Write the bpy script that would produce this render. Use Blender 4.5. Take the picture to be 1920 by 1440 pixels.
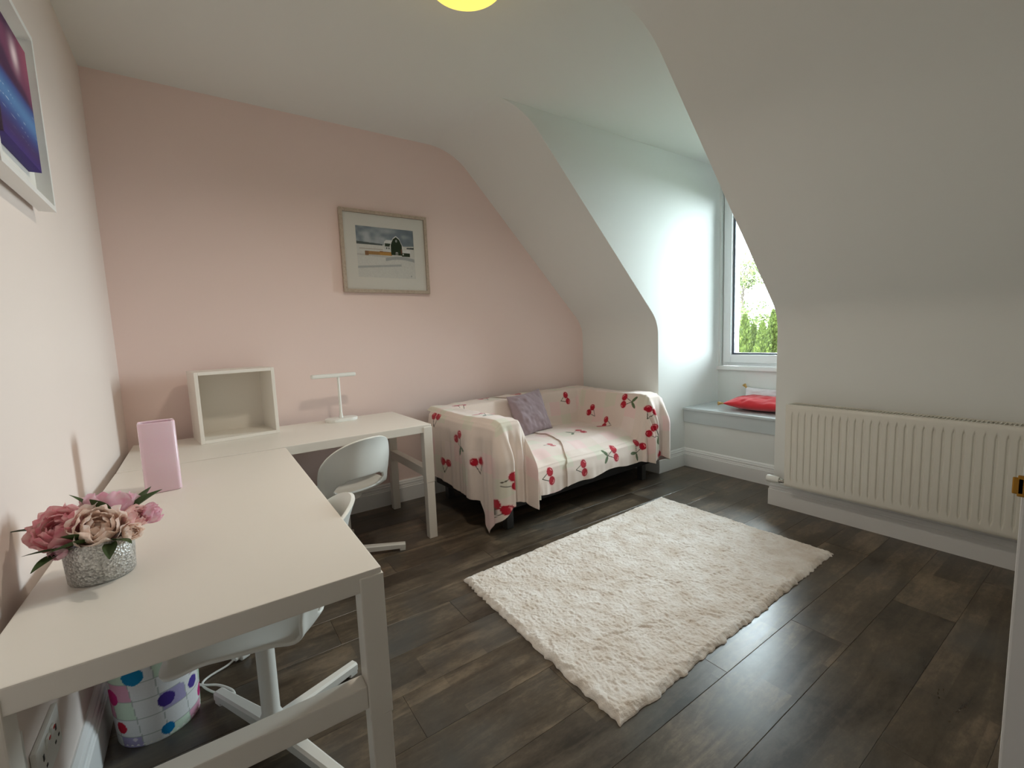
import bpy, bmesh, math, random
import numpy as np
from mathutils import Vector, Matrix, Euler

# ------------------------------------------------------------------ camera, light, exposure
for o in list(bpy.data.objects):
    bpy.data.objects.remove(o, do_unlink=True)
scene = bpy.context.scene
C = scene.collection
scene.view_settings.view_transform = 'Standard'
scene.view_settings.look = 'None'
scene.view_settings.gamma = 1.0
scene.view_settings.use_curve_mapping = False
scene.view_settings.exposure = 0.0

cam_d = bpy.data.cameras.new('camera')
cam_d.sensor_fit = 'HORIZONTAL'
cam_d.sensor_width = 36.0
cam_d.lens = 842.0 / 1920.0 * 36.0
cam_d.clip_start = 0.02
cam_d.clip_end = 300
cam = bpy.data.objects.new('camera', cam_d)
C.objects.link(cam)
_r = Vector((0.8202339, -0.57072968, -0.03852257))
_u = Vector((0.09243737, 0.06578674, 0.99354287))
_f = Vector((0.56451013, 0.81849847, -0.10671726))
cam.matrix_world = Matrix(((_r.x, _u.x, -_f.x, 0.0), (_r.y, _u.y, -_f.y, 0.0), (_r.z, _u.z, -_f.z, 1.1), (0, 0, 0, 1)))
scene.camera = cam

SKY = 50.0
world = bpy.data.worlds.new('overcast_sky')
scene.world = world
world.use_nodes = True
_bg = world.node_tree.nodes['Background']
_bg.inputs['Color'].default_value = (0.87, 0.95, 1.0, 1)
_bg.inputs['Strength'].default_value = SKY

# the window opening guides the sky light into the room
_pl = bpy.data.lights.new('window_portal', 'AREA')
_pl.shape = 'RECTANGLE'
_pl.size = 0.70
_pl.size_y = 1.26
_pl.cycles.is_portal = True
_po = bpy.data.objects.new('window_portal', _pl)
C.objects.link(_po)
_po.location = (3.735, 1.735, 1.50)
_po.rotation_euler = (math.radians(90), 0, math.radians(90))

scene.cycles.max_bounces = 7
scene.cycles.diffuse_bounces = 6
scene.cycles.caustics_reflective = False
scene.cycles.caustics_refractive = False
scene.cycles.glossy_bounces = 3
scene.cycles.adaptive_threshold = 0.04
scene.cycles.sample_clamp_indirect = 12.0

rng = random.Random(4)

# ------------------------------------------------------------------ helpers
def lin(c):
    return tuple((x / 12.92 if x <= 0.04045 else ((x + 0.055) / 1.055) ** 2.4) for x in c)

def rgb(r, g, b):
    return lin((r / 255.0, g / 255.0, b / 255.0))

def new_mat(name):
    m = bpy.data.materials.new(name)
    m.use_nodes = True
    nt = m.node_tree
    return m, nt, nt.nodes['Principled BSDF']

def mat(name, col, rough=0.5, metal=0.0, vary=0.04, vscale=6.0, bump=0.0, bscale=120.0, coat=0.0, sheen=0.0, spec=0.5):
    """plain paint, plastic or metal with a little procedural unevenness"""
    m, nt, b = new_mat(name)
    n = nt.nodes
    tc = n.new('ShaderNodeTexCoord')
    no = n.new('ShaderNodeTexNoise')
    no.inputs['Scale'].default_value = vscale
    no.inputs['Detail'].default_value = 4
    nt.links.new(tc.outputs['Object'], no.inputs['Vector'])
    mx = n.new('ShaderNodeMixRGB')
    mx.inputs['Color1'].default_value = tuple(min(1, x * (1 - vary)) for x in col) + (1,)
    mx.inputs['Color2'].default_value = tuple(min(1, x * (1 + vary)) for x in col) + (1,)
    nt.links.new(no.outputs['Fac'], mx.inputs['Fac'])
    nt.links.new(mx.outputs['Color'], b.inputs['Base Color'])
    b.inputs['Roughness'].default_value = rough
    b.inputs['Metallic'].default_value = metal
    b.inputs['Specular IOR Level'].default_value = spec
    b.inputs['Coat Weight'].default_value = coat
    b.inputs['Sheen Weight'].default_value = sheen
    if bump:
        n2 = n.new('ShaderNodeTexNoise')
        n2.inputs['Scale'].default_value = bscale
        n2.inputs['Detail'].default_value = 3
        nt.links.new(tc.outputs['Object'], n2.inputs['Vector'])
        bp = n.new('ShaderNodeBump')
        bp.inputs['Strength'].default_value = bump
        bp.inputs['Distance'].default_value = 0.002
        nt.links.new(n2.outputs['Fac'], bp.inputs['Height'])
        nt.links.new(bp.outputs['Normal'], b.inputs['Normal'])
    return m

def print_mat(name, rough=0.8, bump=0.0, bscale=300.0, sheen=0.0, spec=0.3):
    """printed or painted surface: colour comes from the mesh's colour attribute"""
    m, nt, b = new_mat(name)
    n = nt.nodes
    at = n.new('ShaderNodeAttribute')
    at.attribute_name = 'print'
    tc = n.new('ShaderNodeTexCoord')
    no = n.new('ShaderNodeTexNoise')
    no.inputs['Scale'].default_value = bscale
    nt.links.new(tc.outputs['Object'], no.inputs['Vector'])
    mp = n.new('ShaderNodeMapRange')
    mp.inputs['To Min'].default_value = 0.93
    mp.inputs['To Max'].default_value = 1.05
    nt.links.new(no.outputs['Fac'], mp.inputs['Value'])
    mx = n.new('ShaderNodeMixRGB')
    mx.blend_type = 'MULTIPLY'
    mx.inputs['Fac'].default_value = 1
    nt.links.new(at.outputs['Color'], mx.inputs['Color1'])
    nt.links.new(mp.outputs['Result'], mx.inputs['Color2'])
    nt.links.new(mx.outputs['Color'], b.inputs['Base Color'])
    b.inputs['Roughness'].default_value = rough
    b.inputs['Sheen Weight'].default_value = sheen
    b.inputs['Specular IOR Level'].default_value = spec
    if bump:
        bp = n.new('ShaderNodeBump')
        bp.inputs['Strength'].default_value = bump
        bp.inputs['Distance'].default_value = 0.001
        nt.links.new(no.outputs['Fac'], bp.inputs['Height'])
        nt.links.new(bp.outputs['Normal'], b.inputs['Normal'])
    return m

def link(name, me, m=None, parent=None, loc=(0, 0, 0), rot=(0, 0, 0)):
    o = bpy.data.objects.new(name, me)
    C.objects.link(o)
    if m is not None and not me.materials:
        me.materials.append(m)
    o.location = loc
    o.rotation_euler = rot
    if parent is not None:
        o.parent = parent
    return o

def empty(name, loc=(0, 0, 0), rz=0.0):
    o = bpy.data.objects.new(name, None)
    o.empty_display_size = 0.05
    C.objects.link(o)
    o.location = loc
    o.rotation_euler = (0, 0, rz)
    return o

def tag(o, label, cat, group=None, kind=None):
    o['label'] = label
    o['category'] = cat
    if group:
        o['group'] = group
    if kind:
        o['kind'] = kind
    return o

def struct(o):
    o['kind'] = 'structure'
    return o

def smooth(me, angle=None):
    me.polygons.foreach_set('use_smooth', [True] * len(me.polygons))
    if angle is not None:
        me.set_sharp_from_angle(angle=math.radians(angle))
    return me

class MB:
    """collects simple shapes into one mesh"""
    def __init__(self):
        self.bm = bmesh.new()

    def box(self, x0, x1, y0, y1, z0, z1, bevel=0.0, seg=2, M=None):
        t = bmesh.new()
        bmesh.ops.create_cube(t, size=1.0)
        for v in t.verts:
            v.co = Vector((x0 + (v.co.x + .5) * (x1 - x0), y0 + (v.co.y + .5) * (y1 - y0), z0 + (v.co.z + .5) * (z1 - z0)))
        if bevel:
            bmesh.ops.bevel(t, geom=list(t.edges), offset=bevel, segments=seg, profile=0.6, affect='EDGES', clamp_overlap=True)
        if M is not None:
            t.transform(M)
        self.add(t)
        return self

    def add(self, t):
        me = bpy.data.meshes.new('tmp')
        t.to_mesh(me)
        t.free()
        self.bm.from_mesh(me)
        bpy.data.meshes.remove(me)

    def prism(self, pts, a0, a1, axis='y', bevel=0.0, seg=2):
        """polygon pts extruded along an axis; pts are (x,z) for y, (y,z) for x, (x,y) for z"""
        t = bmesh.new()
        def mk(p, a):
            return {'y': (p[0], a, p[1]), 'x': (a, p[0], p[1]), 'z': (p[0], p[1], a)}[axis]
        v0 = [t.verts.new(mk(p, a0)) for p in pts]
        v1 = [t.verts.new(mk(p, a1)) for p in pts]
        n = len(pts)
        t.faces.new(v0)
        t.faces.new(v1[::-1])
        for i in range(n):
            t.faces.new((v0[i], v1[i], v1[(i + 1) % n], v0[(i + 1) % n]))
        bmesh.ops.recalc_face_normals(t, faces=t.faces)
        if bevel:
            bmesh.ops.bevel(t, geom=list(t.edges), offset=bevel, segments=seg, profile=0.6, affect='EDGES', clamp_overlap=True)
        self.add(t)
        return self

    def lathe(self, prof, n=32, M=None, close=False):
        t = bmesh.new()
        rings = []
        for (r, z) in prof:
            if r < 1e-6:
                rings.append([t.verts.new((0, 0, z))])
            else:
                rings.append([t.verts.new((r * math.cos(2 * math.pi * k / n), r * math.sin(2 * math.pi * k / n), z)) for k in range(n)])
        for a, b in zip(rings[:-1], rings[1:]):
            for k in range(n):
                k2 = (k + 1) % n
                if len(a) == 1 and len(b) == 1:
                    continue
                if len(a) == 1:
                    t.faces.new((a[0], b[k], b[k2]))
                elif len(b) == 1:
                    t.faces.new((a[k], a[k2], b[0]))
                else:
                    t.faces.new((a[k], a[k2], b[k2], b[k]))
        bmesh.ops.recalc_face_normals(t, faces=t.faces)
        if M is not None:
            t.transform(M)
        self.add(t)
        return self

    def tube(self, pts, r, n=8, cap=True):
        t = bmesh.new()
        pts = [Vector(p) for p in pts]
        rings = []
        up = Vector((0, 0, 1))
        for i, p in enumerate(pts):
            d = (pts[min(i + 1, len(pts) - 1)] - pts[max(i - 1, 0)]).normalized()
            a = d.cross(up)
            if a.length < 1e-3:
                a = d.cross(Vector((1, 0, 0)))
            a.normalize()
            b = a.cross(d)
            rr = r[i] if isinstance(r, (list, tuple)) else r
            rings.append([t.verts.new(p + rr * (math.cos(2 * math.pi * k / n) * a + math.sin(2 * math.pi * k / n) * b)) for k in range(n)])
        for a, b in zip(rings[:-1], rings[1:]):
            for k in range(n):
                t.faces.new((a[k], a[(k + 1) % n], b[(k + 1) % n], b[k]))
        if cap:
            t.faces.new(rings[0][::-1])
            t.faces.new(rings[-1])
        bmesh.ops.recalc_face_normals(t, faces=t.faces)
        self.add(t)
        return self

    def mesh(self, name, sm=None):
        me = bpy.data.meshes.new(name)
        self.bm.to_mesh(me)
        self.bm.free()
        if sm is not None:
            smooth(me, sm)
        return me

    def build(self, name, m, parent=None, loc=(0, 0, 0), rot=(0, 0, 0), sm=None):
        return link(name, self.mesh(name, sm), m, parent, loc, rot)

def grid_mesh(name, P, cols=None, keep=None, sm=True, wrap=False):
    """quad mesh over an (n, m, 3) array of points; optional (n, m, 3) colours and an (n-1, m-1) face mask"""
    n, m = P.shape[:2]
    idx = np.arange(n * m).reshape(n, m)
    if wrap:
        idx2 = np.concatenate([idx, idx[:, :1]], 1)
    else:
        idx2 = idx
    q = np.stack([idx2[:-1, :-1], idx2[:-1, 1:], idx2[1:, 1:], idx2[1:, :-1]], -1)
    q = q[keep] if keep is not None else q.reshape(-1, 4)
    me = bpy.data.meshes.new(name)
    me.vertices.add(n * m)
    me.vertices.foreach_set('co', np.ascontiguousarray(P, dtype=np.float32).ravel())
    me.loops.add(q.size)
    me.loops.foreach_set('vertex_index', np.ascontiguousarray(q, dtype=np.int32).ravel())
    me.polygons.add(len(q))
    me.polygons.foreach_set('loop_start', np.arange(0, q.size, 4, dtype=np.int32))
    me.update(calc_edges=True)
    me.validate()
    if cols is not None:
        ca = me.color_attributes.new('print', 'FLOAT_COLOR', 'POINT')
        c4 = np.ones((n * m, 4), dtype=np.float32)
        c4[:, :3] = cols.reshape(-1, 3)
        ca.data.foreach_set('color', c4.ravel())
    if sm:
        me.polygons.foreach_set('use_smooth', np.ones(len(me.polygons), dtype=bool))
    return me

def sstep(a, b, x):
    t = np.clip((x - a) / (b - a), 0, 1)
    return t * t * (3 - 2 * t)

def vnoise(x, y, seed=0):
    """smooth 2-D value noise for numpy arrays, about -1..1"""
    xi = np.floor(x).astype(np.int64)
    yi = np.floor(y).astype(np.int64)
    fx = x - xi
    fy = y - yi
    fx = fx * fx * (3 - 2 * fx)
    fy = fy * fy * (3 - 2 * fy)
    def h(a, b):
        v = np.sin(a * 127.1 + b * 311.7 + seed * 74.7) * 43758.5453
        return (v - np.floor(v)) * 2 - 1
    return ((h(xi, yi) * (1 - fx) + h(xi + 1, yi) * fx) * (1 - fy) + (h(xi, yi + 1) * (1 - fx) + h(xi + 1, yi + 1) * fx) * fy)

def fillet(p0, p1, p2, r, n=10):
    a = (Vector(p0) - Vector(p1)).normalized()
    b = (Vector(p2) - Vector(p1)).normalized()
    ang = a.angle(b)
    d = r / math.tan(ang / 2)
    c = Vector(p1) + (a + b).normalized() * (r / math.sin(ang / 2))
    s = Vector(p1) + a * d - c
    e = Vector(p1) + b * d - c
    out = []
    for i in range(n + 1):
        v = s.lerp(e, i / n).normalized() * r
        # even angular steps
        t = i / n
        v = (s * math.sin((1 - t) * (math.pi - ang)) + e * math.sin(t * (math.pi - ang))) / math.sin(math.pi - ang)
        out.append((c.x + v.x, c.y + v.y))
    return out

# ------------------------------------------------------------------ materials
M_white = mat('white_wall_paint', rgb(228, 230, 227), 0.75, vary=0.012, vscale=2.5, bump=0.05, bscale=220)
M_left = mat('pale_blush_wall_paint', rgb(232, 219, 212), 0.7, vary=0.012, vscale=2.5, bump=0.05, bscale=220)
M_pink = mat('pink_wall_paint', rgb(240, 217, 210), 0.7, vary=0.015, vscale=2.0, bump=0.05, bscale=220)
M_trim = mat('white_gloss_woodwork', rgb(235, 235, 234), 0.35, vary=0.01)
M_bench = mat('pale_grey_satin_paint', rgb(196, 203, 204), 0.4, vary=0.02)
M_desk = mat('white_desk_foil', rgb(234, 228, 219), 0.38, vary=0.01)
M_plastic = mat('white_plastic', rgb(236, 236, 231), 0.38, vary=0.01)
M_metalw = mat('white_powder_coat', rgb(225, 224, 219), 0.45, vary=0.01)
M_rad = mat('cream_white_radiator_enamel', rgb(226, 223, 213), 0.35, vary=0.015)
M_chrome = mat('nickel_pipe', rgb(200, 196, 188), 0.22, metal=1.0)
M_brass = mat('aged_brass', rgb(176, 128, 52), 0.4, metal=0.85)
M_upvc = mat('white_window_plastic', rgb(240, 241, 242), 0.3, vary=0.008)
M_gasket = mat('dark_grey_spacer', rgb(74, 80, 92), 0.5)
M_black = mat('black_recess', rgb(12, 12, 12), 0.8)
M_frame_dark = mat('black_sofa_frame', rgb(26, 26, 27), 0.7)
M_leg_metal = mat('dark_grey_metal', rgb(95, 96, 98), 0.35, metal=0.7)
M_red = mat('red_indicator', rgb(200, 30, 30), 0.4)
M_hole = mat('dark_socket_slot', rgb(60, 60, 62), 0.7)

def glass_mat():
    m, nt, b = new_mat('window_glass')
    n = nt.nodes
    out = n['Material Output']
    n.remove(b)
    tr = n.new('ShaderNodeBsdfTransparent')
    tr.inputs['Color'].default_value = (0.9, 0.92, 0.92, 1)
    gl = n.new('ShaderNodeBsdfGlossy')
    gl.inputs['Roughness'].default_value = 0.02
    fr = n.new('ShaderNodeFresnel')
    fr.inputs['IOR'].default_value = 1.35
    mx = n.new('ShaderNodeMixShader')
    nt.links.new(fr.outputs['Fac'], mx.inputs['Fac'])
    nt.links.new(tr.outputs['BSDF'], mx.inputs[1])
    nt.links.new(gl.outputs['BSDF'], mx.inputs[2])
    nt.links.new(mx.outputs['Shader'], out.inputs['Surface'])
    return m
M_glass = glass_mat()

def floor_mat():
    m, nt, b = new_mat('dark_mottled_oak_plank')
    n, L = nt.nodes, nt.links
    geo = n.new('ShaderNodeNewGeometry')
    oi = n.new('ShaderNodeObjectInfo')
    sep = n.new('ShaderNodeSeparateXYZ')
    L.new(geo.outputs['Position'], sep.inputs['Vector'])
    def math_(op, a, bb=None):
        k = n.new('ShaderNodeMath')
        k.operation = op
        for i, v in enumerate((a, bb)):
            if v is None:
                continue
            if isinstance(v, (int, float)):
                k.inputs[i].default_value = v
            else:
                L.new(v, k.inputs[i])
        return k.outputs[0]
    # offset every plank so that the grain does not run on
    off = math_('MULTIPLY', oi.outputs['Random'], 37.0)
    px = math_('ADD', sep.outputs['X'], off)
    py = math_('ADD', sep.outputs['Y'], off)
    comb = n.new('ShaderNodeCombineXYZ')
    L.new(px, comb.inputs['X'])
    L.new(py, comb.inputs['Y'])
    # printed blocks inside each plank
    br = n.new('ShaderNodeTexBrick')
    br.inputs['Scale'].default_value = 1.0
    br.inputs['Brick Width'].default_value = 0.42
    br.inputs['Row Height'].default_value = 0.0915
    br.inputs['Mortar Size'].default_value = 0.0
    br.inputs['Color1'].default_value = (0, 0, 0, 1)
    br.inputs['Color2'].default_value = (1, 1, 1, 1)
    br.inputs['Bias'].default_value = 0.0
    L.new(comb.outputs['Vector'], br.inputs['Vector'])
    mp = n.new('ShaderNodeMapping')
    mp.inputs['Scale'].default_value = (2.2, 15.0, 1.0)
    L.new(comb.outputs['Vector'], mp.inputs['Vector'])
    g1 = n.new('ShaderNodeTexNoise')
    g1.inputs['Scale'].default_value = 1.0
    g1.inputs['Detail'].default_value = 8
    g1.inputs['Roughness'].default_value = 0.62
    g1.inputs['Distortion'].default_value = 0.9
    L.new(mp.outputs['Vector'], g1.inputs['Vector'])
    g2 = n.new('ShaderNodeTexNoise')
    g2.inputs['Scale'].default_value = 5.5
    g2.inputs['Detail'].default_value = 5
    L.new(comb.outputs['Vector'], g2.inputs['Vector'])
    ramp = n.new('ShaderNodeValToRGB')
    e = ramp.color_ramp.elements
    e[0].position = 0.30
    e[0].color = rgb(50, 42, 34) + (1,)
    e[1].position = 0.78
    e[1].color = rgb(140, 123, 102) + (1,)
    k = ramp.color_ramp.elements.new(0.52)
    k.color = rgb(86, 75, 62) + (1,)
    v = math_('ADD', math_('MULTIPLY', g1.outputs['Fac'], 0.62), math_('MULTIPLY', g2.outputs['Fac'], 0.38))
    g4 = n.new('ShaderNodeTexNoise')
    g4.inputs['Scale'].default_value = 28
    g4.inputs['Detail'].default_value = 8
    g4.inputs['Roughness'].default_value = 0.75
    mp4 = n.new('ShaderNodeMapping')
    mp4.inputs['Scale'].default_value = (1.0, 2.2, 1.0)
    L.new(comb.outputs['Vector'], mp4.inputs['Vector'])
    L.new(mp4.outputs['Vector'], g4.inputs['Vector'])
    v = math_('ADD', v, math_('MULTIPLY', math_('SUBTRACT', g4.outputs['Fac'], 0.5), 0.42))
    v = math_('ADD', v, math_('MULTIPLY', math_('SUBTRACT', br.outputs['Color'], 0.5), 0.13))
    v = math_('ADD', v, math_('MULTIPLY', math_('SUBTRACT', oi.outputs['Random'], 0.5), 0.10))
    L.new(v, ramp.inputs['Fac'])
    # cool grey smudges
    g3 = n.new('ShaderNodeTexNoise')
    g3.inputs['Scale'].default_value = 2.6
    g3.inputs['Detail'].default_value = 4
    L.new(comb.outputs['Vector'], g3.inputs['Vector'])
    r3 = n.new('ShaderNodeValToRGB')
    r3.color_ramp.elements[0].position = 0.5
    r3.color_ramp.elements[1].position = 0.72
    L.new(g3.outputs['Fac'], r3.inputs['Fac'])
    mx = n.new('ShaderNodeMixRGB')
    mx.inputs['Color2'].default_value = rgb(82, 82, 80) + (1,)
    L.new(math_('MULTIPLY', r3.outputs['Color'], 0.7), mx.inputs['Fac'])
    L.new(ramp.outputs['Color'], mx.inputs['Color1'])
    L.new(mx.outputs['Color'], b.inputs['Base Color'])
    rr = math_('ADD', math_('MULTIPLY', g1.outputs['Fac'], 0.22), 0.21)
    L.new(rr, b.inputs['Roughness'])
    b.inputs['Specular IOR Level'].default_value = 0.5
    bp = n.new('ShaderNodeBump')
    bp.inputs['Strength'].default_value = 0.18
    bp.inputs['Distance'].default_value = 0.002
    L.new(g1.outputs['Fac'], bp.inputs['Height'])
    L.new(bp.outputs['Normal'], b.inputs['Normal'])
    return m
M_floor = floor_mat()

# ------------------------------------------------------------------ room shell
CEIL = 2.405
KNEE = 2.84
BACK = 2.91
LEFT = -0.335
CH_L, CH_R = 2.16, 1.31          # dormer cheeks
WIN_X = 3.65                     # inner face of the window wall

# floor slab with its planks
fl = struct(MB().box(LEFT - .15, 3.9, -1.6, BACK + .1, -0.12, -0.0042).build('floor', M_floor))
PW = 0.183
y = 1.09 - PW * 15
row = 0
plank_cache = {}
while y < BACK:
    x = LEFT - 0.01 - (row * 0.437) % 1.22
    while x < 3.9:
        x0, x1 = max(x, LEFT - .01), min(x + 1.22, 3.86)
        y0, y1 = max(y, -1.5), min(y + PW, BACK + .02)
        if x1 - x0 > 0.01 and y1 - y0 > 0.01 and y1 > -1.5:
            key = (round(x1 - x0, 3), round(y1 - y0, 3))
            if key not in plank_cache:
                w, d = key
                g = 0.0003
                b = 0.0011
                vs = [(g, g, -.004), (w - g, g, -.004), (w - g, d - g, -.004), (g, d - g, -.004),
                      (g, g, -.0007), (w - g, g, -.0007), (w - g, d - g, -.0007), (g, d - g, -.0007),
                      (g + b, g + b, 0), (w - g - b, g + b, 0), (w - g - b, d - g - b, 0), (g + b, d - g - b, 0)]
                fs = [(8, 9, 10, 11)]
                for i in range(4):
                    j = (i + 1) % 4
                    fs += [(i, j, 4 + j, 4 + i), (4 + i, 4 + j, 8 + j, 8 + i)]
                me = bpy.data.meshes.new('plank')
                me.from_pydata(vs, [], fs)
                me.materials.append(M_floor)
                plank_cache[key] = me
            o = link('plank', plank_cache[key], None, fl, (x0, y0, 0))
        x += 1.22
    y += PW
    row += 1

struct(MB().box(LEFT - .15, LEFT, -1.6, BACK + .1, -.1, CEIL + .1).build('wall_left', M_left))
struct(MB().box(LEFT, 2.9, BACK, BACK + .12, -.1, CEIL + .1).build('wall_back', M_pink))
struct(MB().box(LEFT, 3.95, -1.6, BACK + .1, CEIL, CEIL + .12).build('ceiling', M_white))

def profile(shift=0.0):
    A = (KNEE, 1.162)
    B = (1.628, CEIL)
    p = [(KNEE, -0.05)]
    p += fillet((KNEE, 0), A, B, 0.24)
    p += fillet(A, B, (0, CEIL), 0.42, 14)
    return [(x + shift, z) for x, z in p]

def roof_mass(name, ya, yb, sa=0.0, sb=0.0, bevel_at=None):
    """knee wall, sloped ceiling and dormer cheek as one solid between ya and yb"""
    pa, pb = profile(sa), profile(sb)
    outer = [(3.95, CEIL + 0.004), (3.95, -0.05)]
    pa = pa[:-1] + [(pa[-1][0], CEIL + .002)] + outer
    pb = pb[:-1] + [(pb[-1][0], CEIL + .002)] + outer
    bm = bmesh.new()
    va = [bm.verts.new((x, ya, z)) for x, z in pa]
    vb = [bm.verts.new((x, yb, z)) for x, z in pb]
    n = len(pa)
    bm.faces.new(va)
    bm.faces.new(vb[::-1])
    for i in range(n):
        bm.faces.new((va[i], vb[i], vb[(i + 1) % n], va[(i + 1) % n]))
    bmesh.ops.recalc_face_normals(bm, faces=bm.faces)
    if bevel_at is not None:
        bm.edges.ensure_lookup_table()
        ed = [e for e in bm.edges if all(abs(v.co.y - bevel_at) < 1e-5 for v in e.verts)
              and all(v.co.x < 3.9 for v in e.verts)]
        bmesh.ops.bevel(bm, geom=ed, offset=0.012, segments=3, profile=0.5, affect='EDGES', clamp_overlap=True)
    me = bpy.data.meshes.new(name)
    bm.to_mesh(me)
    bm.free()
    smooth(me, 28)
    return struct(link(name, me, M_white))
roof_mass('wall_right', -1.6, CH_R, bevel_at=CH_R)
roof_mass('wall_right_far', CH_L, BACK + .02, 0.0, -0.06, bevel_at=CH_L)

# window wall of the dormer: four blocks round the opening
WY0, WY1, WZ0, WZ1 = 1.325, 2.145, 0.775, 2.225
ww = MB()
ww.box(WIN_X, 3.95, CH_R - .02, CH_L + .02, 0, WZ0 - .03)
ww.box(WIN_X, 3.95, CH_R - .02, CH_L + .02, WZ1, CEIL + .01)
ww.box(WIN_X, 3.95, CH_R - .02, WY0, WZ0 - .03, WZ1)
ww.box(WIN_X, 3.95, WY1, CH_L + .02, WZ0 - .03, WZ1)
struct(ww.build('wall_dormer', M_white))

# door wall behind and beside the camera, with the hall behind it
DX0, DX1, DY0, DY1 = -0.24, 0.60, -0.09, 0.049
dw = MB()
dw.box(DX1, KNEE + .05, DY0, DY1, -.02, CEIL + .01)
dw.box(LEFT - .01, DX0, DY0, DY1, -.02, CEIL + .01)
dw.box(DX0, DX1, DY0, DY1, 2.05, CEIL + .01)
struct(dw.build('wall_near', M_white))
hw = MB()
hw.box(LEFT - .01, 2.9, -1.6, -1.5, -.02, CEIL + .01)
hw.box(1.6, 1.7, -1.5, DY0, -.02, CEIL + .01)
struct(hw.build('wall_hall', M_white))

# door frame: jambs, head and the brass strike plate
df = struct(empty('door_1', (0, 0, 0)))
MB().box(DX1 - .022, DX1, DY0 - .005, DY1 + .012, 0, 2.05, .002).build('jamb', M_trim, df)
MB().box(DX0, DX0 + .022, DY0 - .005, DY1 + .012, 0, 2.05, .002).build('jamb', M_trim, df)
MB().box(DX0 + .022, DX1 - .022, DY0 - .005, DY1 + .012, 2.028, 2.05, .002).build('frame_head', M_trim, df)
sp = MB().box(DX1 - .0245, DX1 - .0215, DY1 - .03, DY1 + .0145, .943, .962, .001)
sp.box(DX1 - .0245, DX1 - .0222, DY1 + .010, DY1 + .0175, .945, .960, .001)
o = sp.build('strike_plate', M_brass, df)
o['label'] = 'small brass strike plate on the white door jamb'

# skirting boards
BB = [(0, 0), (0.022, 0), (0.022, 0.098), (0.019, 0.101), (0.019, 0.108), (0.0165, 0.112), (0.0165, 0.126), (0.012, 0.130), (0.012, 0.137), (0.004, 0.146), (0, 0.146)]
def skirting(name, p0, p1, n, ext0=0.0, ext1=0.0):
    """board along p0-p1 whose thickness grows along the normal n; ext lengthens the front at an end (mitres)"""
    p0, p1, n = Vector(p0), Vector(p1), Vector(n)
    d = (p1 - p0).normalized()
    bm = bmesh.new()
    a, b = [], []
    for t, z in BB:
        a.append(bm.verts.new((*(p0 + n * t - d * ext0 * t), z)))
        b.append(bm.verts.new((*(p1 + n * t + d * ext1 * t), z)))
    k = len(BB)
    bm.faces.new(a)
    bm.faces.new(b[::-1])
    for i in range(k):
        bm.faces.new((a[i], b[i], b[(i + 1) % k], a[(i + 1) % k]))
    bmesh.ops.recalc_face_normals(bm, faces=bm.faces)
    me = bpy.data.meshes.new(name)
    bm.to_mesh(me)
    bm.free()
    return struct(link(name, me, M_trim))
kn_back = KNEE - 0.06
skirting('baseboard_left', (LEFT, DY1), (LEFT, BACK), (1, 0), 0, -1)
skirting('baseboard_back', (LEFT, BACK), (kn_back, BACK), (0, -1), -1, -1)
skirting('baseboard_right_far', (kn_back, BACK), (KNEE, CH_L), (-0.997, -0.08), -1, 1)
skirting('baseboard_cheek', (KNEE, CH_L), (3.17, CH_L), (0, -1), 1, -1)
skirting('baseboard_bench', (3.17, CH_L), (3.17, CH_R), (-1, 0), -1, -1)
skirting('baseboard_cheek_near', (3.17, CH_R), (KNEE, CH_R), (0, 1), -1, 1)
skirting('baseboard_right', (KNEE, CH_R), (KNEE, DY1), (-1, 0), 1, 0)

# window
wi = struct(empty('window_1', (WIN_X, 0, 0)))
def frame_bars(name, y0, y1, z0, z1, w, x0, x1, m, parent, bev=.004):
    f = MB()
    f.box(x0, x1, y0, y0 + w, z0, z1, bev)
    f.box(x0, x1, y1 - w, y1, z0, z1, bev)
    f.box(x0, x1, y0 + w, y1 - w, z0, z0 + w, bev)
    f.box(x0, x1, y0 + w, y1 - w, z1 - w, z1, bev)
    return f.build(name, m, parent)
frame_bars('window_frame', WY0, WY1, WZ0, WZ1, .042, .045, .115, M_upvc, wi)
frame_bars('sash', WY0 + .014, WY1 - .014, WZ0 + .03, WZ1 - .014, .066, .022, .098, M_upvc, wi)
frame_bars('glazing_spacer', WY0 + .078, WY1 - .078, WZ0 + .094, WZ1 - .078, .016, .050, .085, M_gasket, wi, .001)
MB().box(.060, .064, WY0 + .08, WY1 - .08, WZ0 + .096, WZ1 - .08).build('pane', M_glass, wi)
MB().box(.066, .070, WY0 + .08, WY1 - .08, WZ0 + .096, WZ1 - .08).build('pane', M_glass, wi)
MB().box(.018, .05, WY1 - .30, WY0 + .30, WZ1 - .015, WZ1 + .004, .004).build('trickle_vent', M_upvc, wi)
struct(MB().box(WIN_X - .028, WIN_X + .05, CH_R, CH_L, WZ0 - .03, WZ0, .005).build('trim_1', M_trim)).name = 'trim_1'

# window seat: panel, grey fascia and grey top
ws = struct(empty('trim_2', (0, 0, 0)))
MB().box(3.172, WIN_X, CH_R, CH_L, 0, .44).build('bench_panel', M_white, ws)
MB().box(3.158, 3.175, CH_R, CH_L, .358, .458, .002).build('bench_fascia', M_bench, ws)
MB().box(3.145, WIN_X, CH_R, CH_L, .456, .476, .005).build('bench_top', M_bench, ws)

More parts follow.
